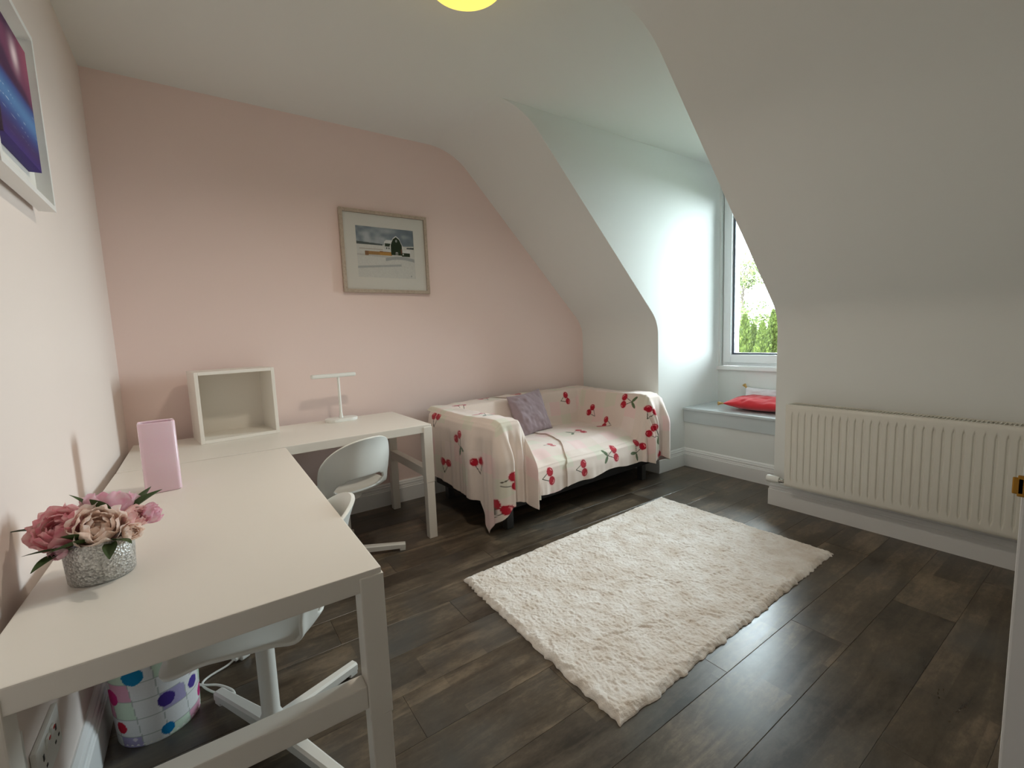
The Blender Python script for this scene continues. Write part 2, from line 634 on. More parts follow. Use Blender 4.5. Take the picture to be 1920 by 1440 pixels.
# ------------------------------------------------------------------ garden outside the window
M_grass = mat('lawn_green', rgb(48, 56, 34), 0.9, vary=0.25, vscale=1.5)
M_bark = mat('grey_brown_bark', rgb(62, 52, 42), 0.9, vary=0.2, vscale=8)
def leaf_mat(name, c1, c2):
    m, nt, b = new_mat(name)
    n, L = nt.nodes, nt.links
    geo = n.new('ShaderNodeNewGeometry')
    mx = n.new('ShaderNodeMixRGB')
    mx.inputs['Color1'].default_value = c1 + (1,)
    mx.inputs['Color2'].default_value = c2 + (1,)
    L.new(geo.outputs['Random Per Island'], mx.inputs['Fac'])
    L.new(mx.outputs['Color'], b.inputs['Base Color'])
    b.inputs['Roughness'].default_value = 0.75
    b.inputs['Specular IOR Level'].default_value = 0.15
    return m
M_conifer = leaf_mat('conifer_green', rgb(42, 52, 18), rgb(74, 84, 32))
M_leaf = leaf_mat('fresh_leaf_green', rgb(62, 72, 40), rgb(96, 106, 62))
GZ = -2.9
gr = struct(MB().box(4.5, 70, -30, 50, GZ - .1, GZ).build('ground', M_grass))

def quads_mesh(name, centers, a, b, m):
    """one small quad for every centre, spanned by half-axes a and b"""
    P = np.stack([centers - a - b * .25, centers - b, centers + a, centers + b], 1)
    n = len(centers)
    me = bpy.data.meshes.new(name)
    me.vertices.add(n * 4)
    me.vertices.foreach_set('co', P.astype(np.float32).ravel())
    me.loops.add(n * 4)
    me.loops.foreach_set('vertex_index', np.arange(n * 4, dtype=np.int32))
    me.polygons.add(n)
    me.polygons.foreach_set('loop_start', np.arange(0, n * 4, 4, dtype=np.int32))
    me.update(calc_edges=True)
    me.materials.append(m)
    return me

def conifer_mesh(seed, h=4.9, r=0.55):
    g = np.random.default_rng(seed)
    n = 7000
    t = g.random(n) ** 0.8
    ang = g.random(n) * 2 * np.pi
    lump = 1 + .16 * np.sin(ang * 5 + t * 17 + seed) + .10 * np.sin(ang * 9 - t * 31)
    rad = r * (1 - t) ** 0.62 * lump * (0.78 + 0.22 * g.random(n))
    cen = np.stack([rad * np.cos(ang), rad * np.sin(ang), .15 + t * (h - .15)], 1)
    up = np.stack([.45 * np.cos(ang), .45 * np.sin(ang), np.full(n, .9)], 1) + g.normal(0, .28, (n, 3))
    up /= np.linalg.norm(up, axis=1, keepdims=True)
    side = np.cross(up, g.normal(0, 1, (n, 3)))
    side /= np.linalg.norm(side, axis=1, keepdims=True)
    s = (.055 + .05 * g.random(n))[:, None] * (1.1 - .5 * t)[:, None]
    return quads_mesh('foliage', cen, up * s * 1.5, side * s * .55, M_conifer)

con_meshes = [conifer_mesh(k) for k in range(3)]
trunk_me = MB().tube([(0, 0, 0), (0, 0, 2.4), (0, 0, 4.3)], [.07, .045, .01], 7).mesh('trunk')
trunk_me.materials.append(M_bark)
con_spots = [(18, 7.5, 4.45), (17, 7.5, 4.40), (18, 8.45, 4.58), (17, 8.35, 4.14), (18.2, 9.3, 4.08), (17, 9.02, 4.45), (18, 10.1, 4.2), (17, 9.95, 4.35)]
con_labels = ['conifer at the right end of the back row of the garden hedge',
              'conifer at the right end of the front row of the garden hedge',
              'tall bright green conifer in the window view, against the edge of the sloped wall',
              'low pointed conifer just left of the tall one by the sloped wall edge',
              'shortest conifer in the middle of the window view, behind its two neighbours',
              'narrow pointed conifer left of centre in the window view',
              'low conifer against the dark left edge of the window glass',
              'conifer at the far left end of the garden hedge, behind the window frame']
for i, (x, y, h) in enumerate(con_spots):
    t = tag(empty('conifer', (x, y, GZ), i * 1.7), con_labels[i], 'tree', 'conifers of the garden hedge')
    s = h / 4.9
    f = link('foliage', con_meshes[i % 3], None, t)
    f.scale = (1, 1, s)
    k = link('trunk', trunk_me, None, t)
    k.scale = (1, 1, s)

def leafy_tree(loc, h, crown, seed):
    g = np.random.default_rng(seed)
    t = tag(empty('leafy_tree', loc), 'loose leafy tree with airy branches above the conifer hedge', 'tree')
    tr = MB().tube([(0, 0, 0), (.1, 0, h * .3), (0, .1, h * .55), (.1, .1, h * .85)], [.17, .13, .08, .02], 8)
    tips = []
    for k in range(46):
        z = h * (.32 + .6 * g.random())
        a = g.random() * 2 * np.pi
        ln = crown * (.5 + .5 * g.random()) * (1.15 - .6 * (z / h))
        p0 = Vector((.05, .05, z))
        p2 = p0 + Vector((math.cos(a) * ln, math.sin(a) * ln, ln * (.35 + .5 * g.random())))
        p1 = p0.lerp(p2, .5) + Vector((0, 0, .12 * ln))
        tr.tube([p0, p1, p2], [.035, .02, .006], 5)
        for w in range(7):
            tips.append(p1.lerp(p2, .1 + .15 * w))
    tr.build('trunk', M_bark, t)
    T = np.array([list(v) for v in tips])
    n = 5200
    cen = T[g.integers(0, len(T), n)] + g.normal(0, .17, (n, 3))
    a = g.normal(0, 1, (n, 3))
    a /= np.linalg.norm(a, axis=1, keepdims=True)
    b = np.cross(a, g.normal(0, 1, (n, 3)))
    b /= np.linalg.norm(b, axis=1, keepdims=True)
    link('foliage', quads_mesh('foliage', cen, a * .075, b * .042, M_leaf), None, t)
leafy_tree((22.5, 12.0, GZ), 7.4, 2.3, 11)

# ------------------------------------------------------------------ ceiling lamp
def lamp_glow():
    m, nt, b = new_mat('lit_yellow_diffuser')
    n, L = nt.nodes, nt.links
    b.inputs['Base Color'].default_value = rgb(250, 235, 170) + (1,)
    b.inputs['Roughness'].default_value = 0.4
    b.inputs['Emission Color'].default_value = (1.0, 0.70, 0.10, 1)
    b.inputs['Emission Strength'].default_value = 1.25
    return m
lt = tag(empty('ceiling_lamp', (.860, 1.428, CEIL)), 'round flush ceiling lamp with glowing yellow diffuser', 'lamp')
MB().lathe([(0, 0), (.142, 0), (.145, -.012), (.142, -.03), (.132, -.034), (.0, -.034)], 48).build('lamp_base', M_plastic, lt, sm=40)
MB().lathe([(.134, -.03), (.136, -.09), (.128, -.112), (.10, -.128), (.05, -.136), (0, -.138)], 48).build('diffuser', lamp_glow(), lt, sm=60)

bl = bpy.data.lights.new('bulb', 'AREA')
bl.shape = 'DISK'
bl.size = .15
bl.energy = 8.5
bl.spread = math.radians(160)
bl.color = (1.0, .91, .78)
bo = bpy.data.objects.new('bulb', bl)
C.objects.link(bo)
bo.parent = lt
bo.location = (0, 0, -.145)

# ------------------------------------------------------------------ desks
DESK_Z = 0.64
def make_desk(name, L, D, loc, rz, label):
    """long side along local y from 0 to L, depth D centred on local x"""
    t = tag(empty(name, loc, rz), label, 'desk', 'white desks pushed together in an L')
    H = DESK_Z
    MB().box(-D / 2, D / 2, 0, L, H - .043, H, .003).build('tabletop', M_desk, t)
    for end in (0, 1):
        y0, y1 = (-.003, .047) if end == 0 else (L - .047, L + .003)
        for s in (-1, 1):
            xa, xb = sorted((s * (D / 2 + .003), s * (D / 2 - .045)))
            lg = MB()
            lg.box(xa, xb, y0, y1, .318, H - .012, .003)
            lo = lg.build('leg', M_desk, t)
            MB().box(xa + .002, xb - .002, y0 + .002, y1 - .002, 0, .319, .003).build('leg_extension', M_desk, lo)
        MB().box(-D / 2 + .045, D / 2 - .045, y0 + .004, y1 - .004, .345, .395, .003).build('crossbar', M_desk, t)
    return t
make_desk('desk', 1.331, .583, (-.026, .886, 0), math.radians(-.6), 'long white desk in the foreground along the left wall')
make_desk('desk', 1.302, .592, (.997, 2.535, 0), math.radians(90.4), 'white desk along the pink wall with a lamp on it')

# ------------------------------------------------------------------ things on the desks
# white open box
bx = tag(empty('storage_box', (.122, 2.72, DESK_Z + .0005), math.radians(7.5)), 'open white square storage box standing on its side on the desk', 'box')
W, Hh, Dp, th = .345, .345, .25, .016
x0, x1 = -W / 2, W / 2
y0, y1 = -Dp / 2, Dp / 2
MB().box(x0, x0 + th, y0, y1, 0, Hh, .0015).build('side_panel', M_desk, bx)
MB().box(x1 - th, x1, y0, y1, 0, Hh, .0015).build('side_panel', M_desk, bx)
MB().box(x0 + th, x1 - th, y0, y1, 0, th, .0015).build('bottom_panel', M_desk, bx)
MB().box(x0 + th, x1 - th, y0, y1, Hh - th, Hh, .0015).build('top_panel', M_desk, bx)
MB().box(x0 + th, x1 - th, y1 - .012, y1 - .004, th, Hh - th).build('back_panel', M_desk, bx)

# small LED lamp
dl = tag(empty('desk_lamp', (.655, 2.745, DESK_Z), math.radians(3)), 'slim white desk lamp with a horizontal bar head', 'lamp')
def stadium(w, d, n=10):
    p = []
    for k in range(n + 1):
        a = -math.pi / 2 + math.pi * k / n
        p.append((w / 2 - d / 2 + d / 2 * math.cos(a), d / 2 * math.sin(a)))
    for k in range(n + 1):
        a = math.pi / 2 + math.pi * k / n
        p.append((-w / 2 + d / 2 + d / 2 * math.cos(a), d / 2 * math.sin(a)))
    return p
MB().prism(stadium(.185, .115), 0, .017, 'z', .003).build('base', M_plastic, dl, sm=40)
MB().lathe([(.0125, .016), (.0105, .03), (.008, .05), (.0068, .26), (0, .262)], 16).build('stem', M_plastic, dl, sm=40)
hd = MB()
hd.box(-.150, .100, -.018, .018, .258, .281, .0095, 4)
o = hd.build('lamp_head', M_plastic, dl, sm=60)

# pink glass vase
def vase_mat():
    m, nt, b = new_mat('frosted_pink_glass')
    n, L = nt.nodes, nt.links
    tc = n.new('ShaderNodeTexCoord')
    no = n.new('ShaderNodeTexNoise')
    no.inputs['Scale'].default_value = 9
    L.new(tc.outputs['Object'], no.inputs['Vector'])
    mx = n.new('ShaderNodeMixRGB')
    mx.inputs['Color1'].default_value = rgb(232, 202, 216) + (1,)
    mx.inputs['Color2'].default_value = rgb(240, 214, 225) + (1,)
    L.new(no.outputs['Fac'], mx.inputs['Fac'])
    L.new(mx.outputs['Color'], b.inputs['Base Color'])
    b.inputs['Roughness'].default_value = 0.25
    b.inputs['Subsurface Weight'].default_value = 0.5
    b.inputs['Subsurface Radius'].default_value = (.03, .02, .025)
    b.inputs['Coat Weight'].default_value = 0.2
    return m
vs = MB()
def rrect(w, d, r, n=5):
    out = []
    for cx, cy, a0 in ((w / 2 - r, d / 2 - r, 0), (-w / 2 + r, d / 2 - r, 90), (-w / 2 + r, -d / 2 + r, 180), (w / 2 - r, -d / 2 + r, 270)):
        for k in range(n + 1):
            a = math.radians(a0 + 90 * k / n)
            out.append((cx + r * math.cos(a), cy + r * math.sin(a)))
    return out
t = bmesh.new()
rings = []
for (w, d, z) in ((.088, .062, 0), (.096, .070, .004), (.096, .070, .226), (.092, .066, .229), (.084, .058, .226), (.082, .056, .015)):
    rings.append([t.verts.new((x, yy, z)) for x, yy in rrect(w, d, .012)])
for a, b in zip(rings[:-1], rings[1:]):
    for k in range(len(a)):
        t.faces.new((a[k], a[(k + 1) % len(a)], b[(k + 1) % len(a)], b[k]))
t.faces.new(rings[0][::-1])
t.faces.new(rings[-1])
bmesh.ops.recalc_face_normals(t, faces=t.faces)
vs.add(t)
tag(vs.build('vase', vase_mat(), None, (-.137, 1.845, DESK_Z), (0, 0, math.radians(5)), sm=50), 'tall rectangular pink frosted glass vase on the desk', 'vase')

# potted artificial peonies
def pot_mat():
    m, nt, b = new_mat('silver_hammered_glitter')
    n, L = nt.nodes, nt.links
    tc = n.new('ShaderNodeTexCoord')
    vo = n.new('ShaderNodeTexVoronoi')
    vo.inputs['Scale'].default_value = 260
    L.new(tc.outputs['Object'], vo.inputs['Vector'])
    ramp = n.new('ShaderNodeValToRGB')
    ramp.color_ramp.elements[0].color = rgb(158, 157, 154) + (1,)
    ramp.color_ramp.elements[1].color = rgb(222, 221, 218) + (1,)
    sp_ = n.new('ShaderNodeSeparateColor')
    L.new(vo.outputs['Color'], sp_.inputs['Color'])
    L.new(sp_.outputs['Red'], ramp.inputs['Fac'])
    L.new(ramp.outputs['Color'], b.inputs['Base Color'])
    b.inputs['Metallic'].default_value = 0.45
    b.inputs['Roughness'].default_value = 0.32
    bp = n.new('ShaderNodeBump')
    bp.inputs['Strength'].default_value = 0.9
    bp.inputs['Distance'].default_value = 0.0018
    L.new(vo.outputs['Distance'], bp.inputs['Height'])
    L.new(bp.outputs['Normal'], b.inputs['Normal'])
    return m
fa = tag(empty('flower_arrangement', (-.206, 1.222, DESK_Z)), 'pink and cream artificial peonies in a round silver pot', 'flowers')
MB().lathe([(0, 0), (.049, 0), (.0535, .004), (.0575, .082), (.056, .085), (.053, .082), (.050, .03), (0, .03)], 48).build('pot', pot_mat(), fa, sm=50)

def petal_mesh(R, alpha, width, ruffle, seed):
    """cupped petal on a sphere of radius R from the base up to opening angle alpha (deg from the axis)"""
    nu, nv = 9, 9
    P = np.zeros((nv, nu, 3))
    for j in range(nv):
        v = j / (nv - 1)
        pol = math.radians(165 + (alpha - 165) * v)
        wv = width * (math.sin(math.pi * min(1, .12 + .80 * v)) ** .6)
        for i in range(nu):
            u = -1 + 2 * i / (nu - 1)
            p2 = pol + (u * u) * .28 * v
            az = u * math.radians(wv)
            r = R * (1 + ruffle * v * v * math.sin(u * 5 + seed) + .10 * v * v * u * u + (.10 * max(0, v - .75) * 4))
            P[j, i] = (r * math.sin(p2) * math.cos(az), r * math.sin(p2) * math.sin(az), r * math.cos(p2))
    me = grid_mesh('petal', P)
    return me
layers = [(.26, 20, 80, 4, .05), (.44, 24, 66, 5, .06), (.62, 32, 58, 5, .06), (.80, 44, 52, 6, .06), (.96, 60, 48, 6, .07)]
petal_mes = [petal_mesh(R, a, w, rf, k) for k, (R, a, w, n_, rf) in enumerate(layers)]
for me in petal_mes:
    me.materials.append(M_plastic)
core_me = MB().lathe([(0, -.5), (.2, -.45), (.3, -.2), (.22, .1), (0, .2)], 12).mesh('bloom', 60)
core_me.materials.append(M_plastic)
def petal_mat(name, c_in, c_out):
    m, nt, b = new_mat(name)
    n, L = nt.nodes, nt.links
    tc = n.new('ShaderNodeTexCoord')
    no = n.new('ShaderNodeTexNoise')
    no.inputs['Scale'].default_value = 2.2
    L.new(tc.outputs['Object'], no.inputs['Vector'])
    mx = n.new('ShaderNodeMixRGB')
    mx.inputs['Color1'].default_value = c_in + (1,)
    mx.inputs['Color2'].default_value = c_out + (1,)
    rp = n.new('ShaderNodeMapRange')
    rp.inputs['From Min'].default_value = .35
    rp.inputs['From Max'].default_value = .65
    L.new(no.outputs['Fac'], rp.inputs['Value'])
    L.new(rp.outputs['Result'], mx.inputs['Fac'])
    L.new(mx.outputs['Color'], b.inputs['Base Color'])
    b.inputs['Roughness'].default_value = 0.75
    b.inputs['Sheen Weight'].default_value = 0.3
    tl = n.new('ShaderNodeBsdfTranslucent')
    L.new(mx.outputs['Color'], tl.inputs['Color'])
    ms = n.new('ShaderNodeMixShader')
    ms.inputs['Fac'].default_value = 0.5
    L.new(b.outputs['BSDF'], ms.inputs[1])
    L.new(tl.outputs['BSDF'], ms.inputs[2])
    L.new(ms.outputs['Shader'], n['Material Output'].inputs['Surface'])
    return m
PM = {'rose': petal_mat('rose_petal', rgb(230, 146, 162), rgb(253, 216, 216)),
      'cream': petal_mat('cream_blush_petal', rgb(252, 226, 212), rgb(255, 243, 234)),
      'pink': petal_mat('soft_pink_petal', rgb(247, 192, 212), rgb(254, 228, 235)),
      'blush': petal_mat('blush_petal', rgb(252, 206, 206), rgb(255, 232, 226))}
M_petleaf = mat('dark_green_leaf', rgb(52, 74, 30), 0.55, vary=0.25, vscale=20)
def bloom(pos, axis, R, kind, nl=5):
    ax = Vector(axis).normalized()
    q = Vector((0, 0, 1)).rotation_difference(ax)
    b = link('bloom', core_me, None, fa, pos)
    b.rotation_mode = 'QUATERNION'
    b.rotation_quaternion = q
    b.scale = (R, R, R)
    b.material_slots[0].link = 'OBJECT'
    b.material_slots[0].material = PM[kind]
    for k in range(nl):
        n_ = layers[k][3]
        for i in range(n_):
            p = link('petal', petal_mes[k], None, b)
            p.rotation_euler = (rng.uniform(-.10, .10), rng.uniform(-.10, .10), 2 * math.pi * i / n_ + k * .7 + rng.uniform(-.15, .15))
            p.material_slots[0].link = 'OBJECT'
            p.material_slots[0].material = PM[kind]
    return b
# camera side is towards (+.17,-.98)
bloom((.006, -.026, .112), (.25, -.75, .62), .043, 'cream')
bloom((-.054, -.002, .115), (-.35, -.65, .68), .044, 'rose')
bloom((.018, .050, .128), (.2, .35, .9), .045, 'pink')
bloom((.062, .000, .108), (.75, -.50, .5), .028, 'blush', 4)
bloom((.058, -.035, .088), (.65, -.70, .3), .021, 'cream', 4)
bloom((.086, .018, .103), (.9, -.1, .4), .026, 'pink', 4)
bloom((-.078, .030, .110), (-.8, .1, .6), .031, 'cream', 4)
bloom((-.050, -.048, .082), (-.55, -.75, .15), .022, 'pink', 3)
bloom((-.022, .046, .120), (-.3, .6, .7), .034, 'blush', 4)
def leaf_mesh():
    P = np.zeros((9, 5, 3))
    for j in range(9):
        v = j / 8
        w = .42 * math.sin(math.pi * min(1, v * .94 + .04)) ** .9 * (1 - .35 * v)
        for i in range(5):
            u = -1 + i / 2
            P[j, i] = (w * u, v * 2 - .2, .18 * abs(u) * w * 2 - .35 * (v - .4) ** 2)
    return grid_mesh('leaf', P)
lf = leaf_mesh()
lf.materials.append(M_petleaf)
for pos, rot, s in (((.018, .012, .118), (1.0, .2, 2.9), .027), ((-.008, -.04, .088), (.2, .5, 2.35), .028),
                    ((.03, -.05, .084), (.1, -.4, 3.7), .026), ((-.035, -.045, .083), (.25, .3, 1.9), .027),
                    ((-.02, -.038, .094), (.6, .2, 2.9), .024), ((-.06, .02, .105), (.2, .3, 1.35), .034),
                    ((.05, .02, .118), (.45, .1, -1.05), .030), ((.06, .03, .12), (.5, -.2, -.55), .028),
                    ((.0, .02, .122), (.8, .3, 1.2), .03), ((-.05, -.04, .078), (-.1, 0, 2.6), .025),
                    ((.025, -.045, .08), (-.2, 0, 3.2), .025)):
    o = link('leaf', lf, None, fa, pos, rot)
    o.scale = (s * 1.3, s * 1.3, s * 1.3)

# ------------------------------------------------------------------ pictures
# paint a grid of colours with numpy
def painted_panel(name, w, h, nu, nv, fn, depth, m, parent, loc, rot):
    """panel in the local xz plane facing -y, painted front, with thickness"""
    u, v = np.meshgrid(np.linspace(0, 1, nu), np.linspace(0, 1, nv))
    cols = fn(u, v)
    P = np.stack([(u - .5) * w, np.zeros_like(u), v * h], -1)
    # wrap the edges back
    ring = lambda A: np.concatenate([A[:1], A, A[-1:]], 0)
    P2 = ring(P)
    P2[0, :, 1] = depth
    P2[-1, :, 1] = depth
    c2 = ring(cols)
    ring2 = lambda A: np.concatenate([A[:, :1], A, A[:, -1:]], 1)
    P2 = ring2(P2)
    P2[:, 0, 1] = depth
    P2[:, -1, 1] = depth
    c2 = ring2(c2)
    me = grid_mesh(name, P2, c2, sm=False)
    return link(name, me, m, parent, loc, rot)

def mixc(c, col, a):
    return c * (1 - a[..., None]) + np.array(col) * a[..., None]

def snow_farm(u, v):
    c = np.ones(u.shape + (3,)) * np.array(rgb(222, 221, 216))
    cl = vnoise(u * 5, v * 7, 3) * .6 + vnoise(u * 11, v * 13, 5) * .4
    sky = sstep(.66, .69, v + .02 * vnoise(u * 6, v * 0, 9))
    c = mixc(c, rgb(136, 148, 158), sky)
    c = mixc(c, rgb(190, 196, 200), sky * np.clip(cl * 1.3 + .1, 0, 1))
    c = mixc(c, rgb(104, 114, 124), sky * np.clip(-cl * 1.1 - .1, 0, .8))
    R = lambda a, b, d, e: ((u > a) & (u < b) & (v > d) & (v < e)).astype(float)
    c = mixc(c, rgb(96, 104, 104), R(0, .44, .645, .70 - .05 * 0) * (v < .70 - .06 * u))
    c = mixc(c, rgb(84, 92, 94), R(.86, 1, .61, .655) * (v < .64 + .1 * (u - .9)))
    # snow drifts
    c = mixc(c, rgb(188, 176, 166), R(.05, .45, .555, .575) * .8)
    s1 = sstep(.02, 0, np.abs(v - (.36 - .06 * np.sin(u * 5 + 1))) - .022) * (u > .48)
    c = mixc(c, rgb(172, 176, 178), s1 * .9)
    s2 = sstep(.02, 0, np.abs(v - (.20 + .10 * u)) - .010) * (u < .75)
    c = mixc(c, rgb(178, 181, 182), s2 * .8)
    s3 = sstep(.02, 0, np.abs(v - (.45 - .04 * u)) - .006) * (u < .6)
    c = mixc(c, rgb(196, 192, 186), s3 * .7)
    # long timber sheds in front
    c = mixc(c, rgb(176, 138, 92), R(.14, .40, .455, .525))
    c = mixc(c, rgb(150, 112, 84), R(.14, .20, .44, .525))
    c = mixc(c, rgb(196, 148, 84), R(.385, .595, .455, .53))
    c = mixc(c, rgb(140, 96, 58), R(.385, .56, .515, .535))
    c = mixc(c, rgb(226, 226, 224), R(.44, .60, .53, .585))
    # barn wing
    c = mixc(c, rgb(214, 216, 214), R(.47, .60, .57, .70))
    c = mixc(c, rgb(66, 78, 64), R(.48, .59, .635, .695))
    c = mixc(c, rgb(232, 233, 232), R(.47, .62, .695, .76) * ((v - .695) < (u - .45) * 1.2))
    for a in (.50, .54):
        c = mixc(c, rgb(96, 102, 100), R(a, a + .02, .585, .615))
    # main barn with gambrel roof
    ax = np.abs(u - .68)
    roof = np.where(ax < .055, .835 - ax * .9, .7855 - (ax - .055) * 2.6)
    c = mixc(c, rgb(234, 235, 233), ((ax < .115) & (v < roof + .022) & (v > .60)).astype(float))
    c = mixc(c, rgb(52, 64, 48), ((ax < .10) & (v < roof) & (v > .47)).astype(float))
    c = mixc(c, rgb(120, 74, 60), R(.755, .775, .50, .60))
    c = mixc(c, rgb(205, 208, 204), R(.67, .695, .735, .78))
    c = mixc(c, rgb(60, 70, 58), R(.676, .689, .742, .773))
    c = mixc(c, rgb(212, 212, 208), R(.665, .70, .47, .535))
    c = mixc(c, rgb(50, 56, 48), R(.673, .692, .47, .525))
    # right shed
    c = mixc(c, rgb(58, 70, 54), R(.77, .915, .455, .53))
    c = mixc(c, rgb(232, 233, 232), R(.79, .93, .53, .60) * (v < .60 - .3 * np.abs(u - .86)))
    c = mixc(c, rgb(206, 208, 204), R(.785, .805, .485, .515))
    c = mixc(c, rgb(150, 150, 148), R(.915, .93, .045, .075))
    return c * (1 + .04 * vnoise(u * 60, v * 50, 21))[..., None]

M_oak = None
def oak_mat():
    m, nt, b = new_mat('limed_oak')
    n, L = nt.nodes, nt.links
    tc = n.new('ShaderNodeTexCoord')
    mp = n.new('ShaderNodeMapping')
    mp.inputs['Scale'].default_value = (14, 14, 14)
    L.new(tc.outputs['Object'], mp.inputs['Vector'])
    no = n.new('ShaderNodeTexNoise')
    no.inputs['Scale'].default_value = 3
    no.inputs['Detail'].default_value = 6
    no.inputs['Distortion'].default_value = 2
    L.new(mp.outputs['Vector'], no.inputs['Vector'])
    ramp = n.new('ShaderNodeValToRGB')
    ramp.color_ramp.elements[0].color = rgb(150, 132, 116) + (1,)
    ramp.color_ramp.elements[1].color = rgb(206, 190, 172) + (1,)
    L.new(no.outputs['Fac'], ramp.inputs['Fac'])
    L.new(ramp.outputs['Color'], b.inputs['Base Color'])
    b.inputs['Roughness'].default_value = 0.6
    return m
M_oak = oak_mat()
M_paint = print_mat('watercolour_paper', 0.9, spec=0.2)
M_canvas = print_mat('painted_canvas', 0.55, bump=.3, bscale=500)
M_mount = mat('off_white_mount_board', rgb(232, 229, 222), 0.85, vary=0.01)

def frame_mitred(name, w, h, fw, y0, y1, m, parent, loc, rot, bev=.0015):
    """picture frame in the local xz plane, front at y0"""
    bm = bmesh.new()
    def quad(outer):
        return [(-w / 2, 0), (w / 2, 0), (w / 2, h), (-w / 2, h)] if outer else [(-w / 2 + fw, fw), (w / 2 - fw, fw), (w / 2 - fw, h - fw), (-w / 2 + fw, h - fw)]
    O, I = quad(True), quad(False)
    vo0 = [bm.verts.new((x, y0, z)) for x, z in O]
    vi0 = [bm.verts.new((x, y0, z)) for x, z in I]
    vo1 = [bm.verts.new((x, y1, z)) for x, z in O]
    vi1 = [bm.verts.new((x, y1, z)) for x, z in I]
    for k in range(4):
        j = (k + 1) % 4
        bm.faces.new((vo0[k], vo0[j], vi0[j], vi0[k]))
        bm.faces.new((vo1[k], vi1[k], vi1[j], vo1[j]))
        bm.faces.new((vo0[k], vo1[k], vo1[j], vo0[j]))
        bm.faces.new((vi0[k], vi0[j], vi1[j], vi1[k]))
    bmesh.ops.recalc_face_normals(bm, faces=bm.faces)
    me = bpy.data.meshes.new(name)
    bm.to_mesh(me)
    bm.free()
    return link(name, me, m, parent, loc, rot)

pw, ph = .570, .507
pf = tag(empty('framed_picture', (1.052, BACK, 1.408)), 'framed watercolour of a dark barn in snow on the pink wall', 'picture')
frame_mitred('picture_frame', pw, ph, .020, -.028, -.002, M_oak, pf, (0, 0, 0), (0, 0, 0))
# window mount with an opening for the painting
mw, mh = pw - .036, ph - .036
frame_mitred('mount', mw, mh, .078, -.016, -.013, M_mount, pf, (0, 0, .018), (0, 0, 0))
MB().box(-mw / 2, mw / 2, -.012, -.006, .018, ph - .018).build('backing_board', M_mount, pf)
painted_panel('painting', mw - .15, mh - .15, 220, 180, snow_farm, .001, M_paint, pf, (0, -.0135, .018 + .075), (0, 0, 0))
def pic_glass():
    m, nt, b = new_mat('picture_glass')
    n = nt.nodes
    out = n['Material Output']
    n.remove(b)
    tr = n.new('ShaderNodeBsdfTransparent')
    gl = n.new('ShaderNodeBsdfGlossy')
    gl.inputs['Roughness'].default_value = 0.06
    fr = n.new('ShaderNodeFresnel')
    fr.inputs['IOR'].default_value = 1.12
    mx = n.new('ShaderNodeMixShader')
    nt.links.new(fr.outputs['Fac'], mx.inputs['Fac'])
    nt.links.new(tr.outputs['BSDF'], mx.inputs[1])
    nt.links.new(gl.outputs['BSDF'], mx.inputs[2])
    nt.links.new(mx.outputs['Shader'], out.inputs['Surface'])
    return m
MB().box(-mw / 2, mw / 2, -.0195, -.0185, .018, ph - .018).build('glazing', pic_glass(), pf)

def seascape(u, v):
    """dark violet sky with a pale moon glow over blue water with white crests; u grows to the far end"""
    c = np.ones(u.shape + (3,)) * np.array(rgb(70, 34, 74))
    n1 = vnoise(u * 3 + v * 5, v * 9, 2)
    sky = sstep(.47, .55, v)
    c = mixc(c, rgb(118, 60, 96), sky * np.clip(n1 * .8 + .35, 0, 1))
    c = mixc(c, rgb(176, 92, 116), sky * sstep(.55, 1, u) * sstep(.5, .95, v) * .7)
    g = np.exp(-(((u - .62) / .09) ** 2 + ((v - .80) / .10) ** 2))
    c = mixc(c, rgb(238, 214, 222), g)
    sea = 1 - sky
    c = mixc(c, rgb(48, 66, 140), sea * sstep(.0, .3, v))
    c = mixc(c, rgb(86, 132, 186), sea * np.exp(-((v - .36) / .10) ** 2))
    c = mixc(c, rgb(60, 44, 120), sea * sstep(.16, .0, v))
    st = np.abs(np.sin((v * 13 + .35 * u + .25 * vnoise(u * 4, v * 6, 8)) * np.pi))
    crest = sea * sstep(.10, .0, st) * sstep(-.3, .4, vnoise(u * 5, v * 20, 4)) * np.exp(-((v - .34) / .16) ** 2)
    c = mixc(c, rgb(206, 220, 236), crest)
    edge = np.clip(1 - u / .04, 0, 1)
    c = mixc(c, rgb(50, 20, 50), edge)
    return c
sf = tag(empty('box_framed_painting', (LEFT, 1.560, 1.488), math.radians(90)), 'violet and blue sea painting in a deep white box frame on the left wall', 'picture')
# local -y faces the room (+x), local x runs along +y
fw_, fh_ = .425, .450
MB().box(-fw_ / 2 + .03, fw_ / 2 - .03, -.011, -.001, .03, fh_ - .03).build('spacer', M_mount, sf)
frame_mitred('picture_frame', fw_, fh_, .014, -.046, -.010, M_trim, sf, (0, 0, 0), (0, 0, 0))
MB().box(-fw_ / 2 + .012, fw_ / 2 - .012, -.016, -.011, .012, fh_ - .012).build('backing_board', M_mount, sf)
painted_panel('canvas', .285, .295, 150, 150, seascape, .024, M_canvas, sf, (0, -.040, .0825), (0, 0, 0))

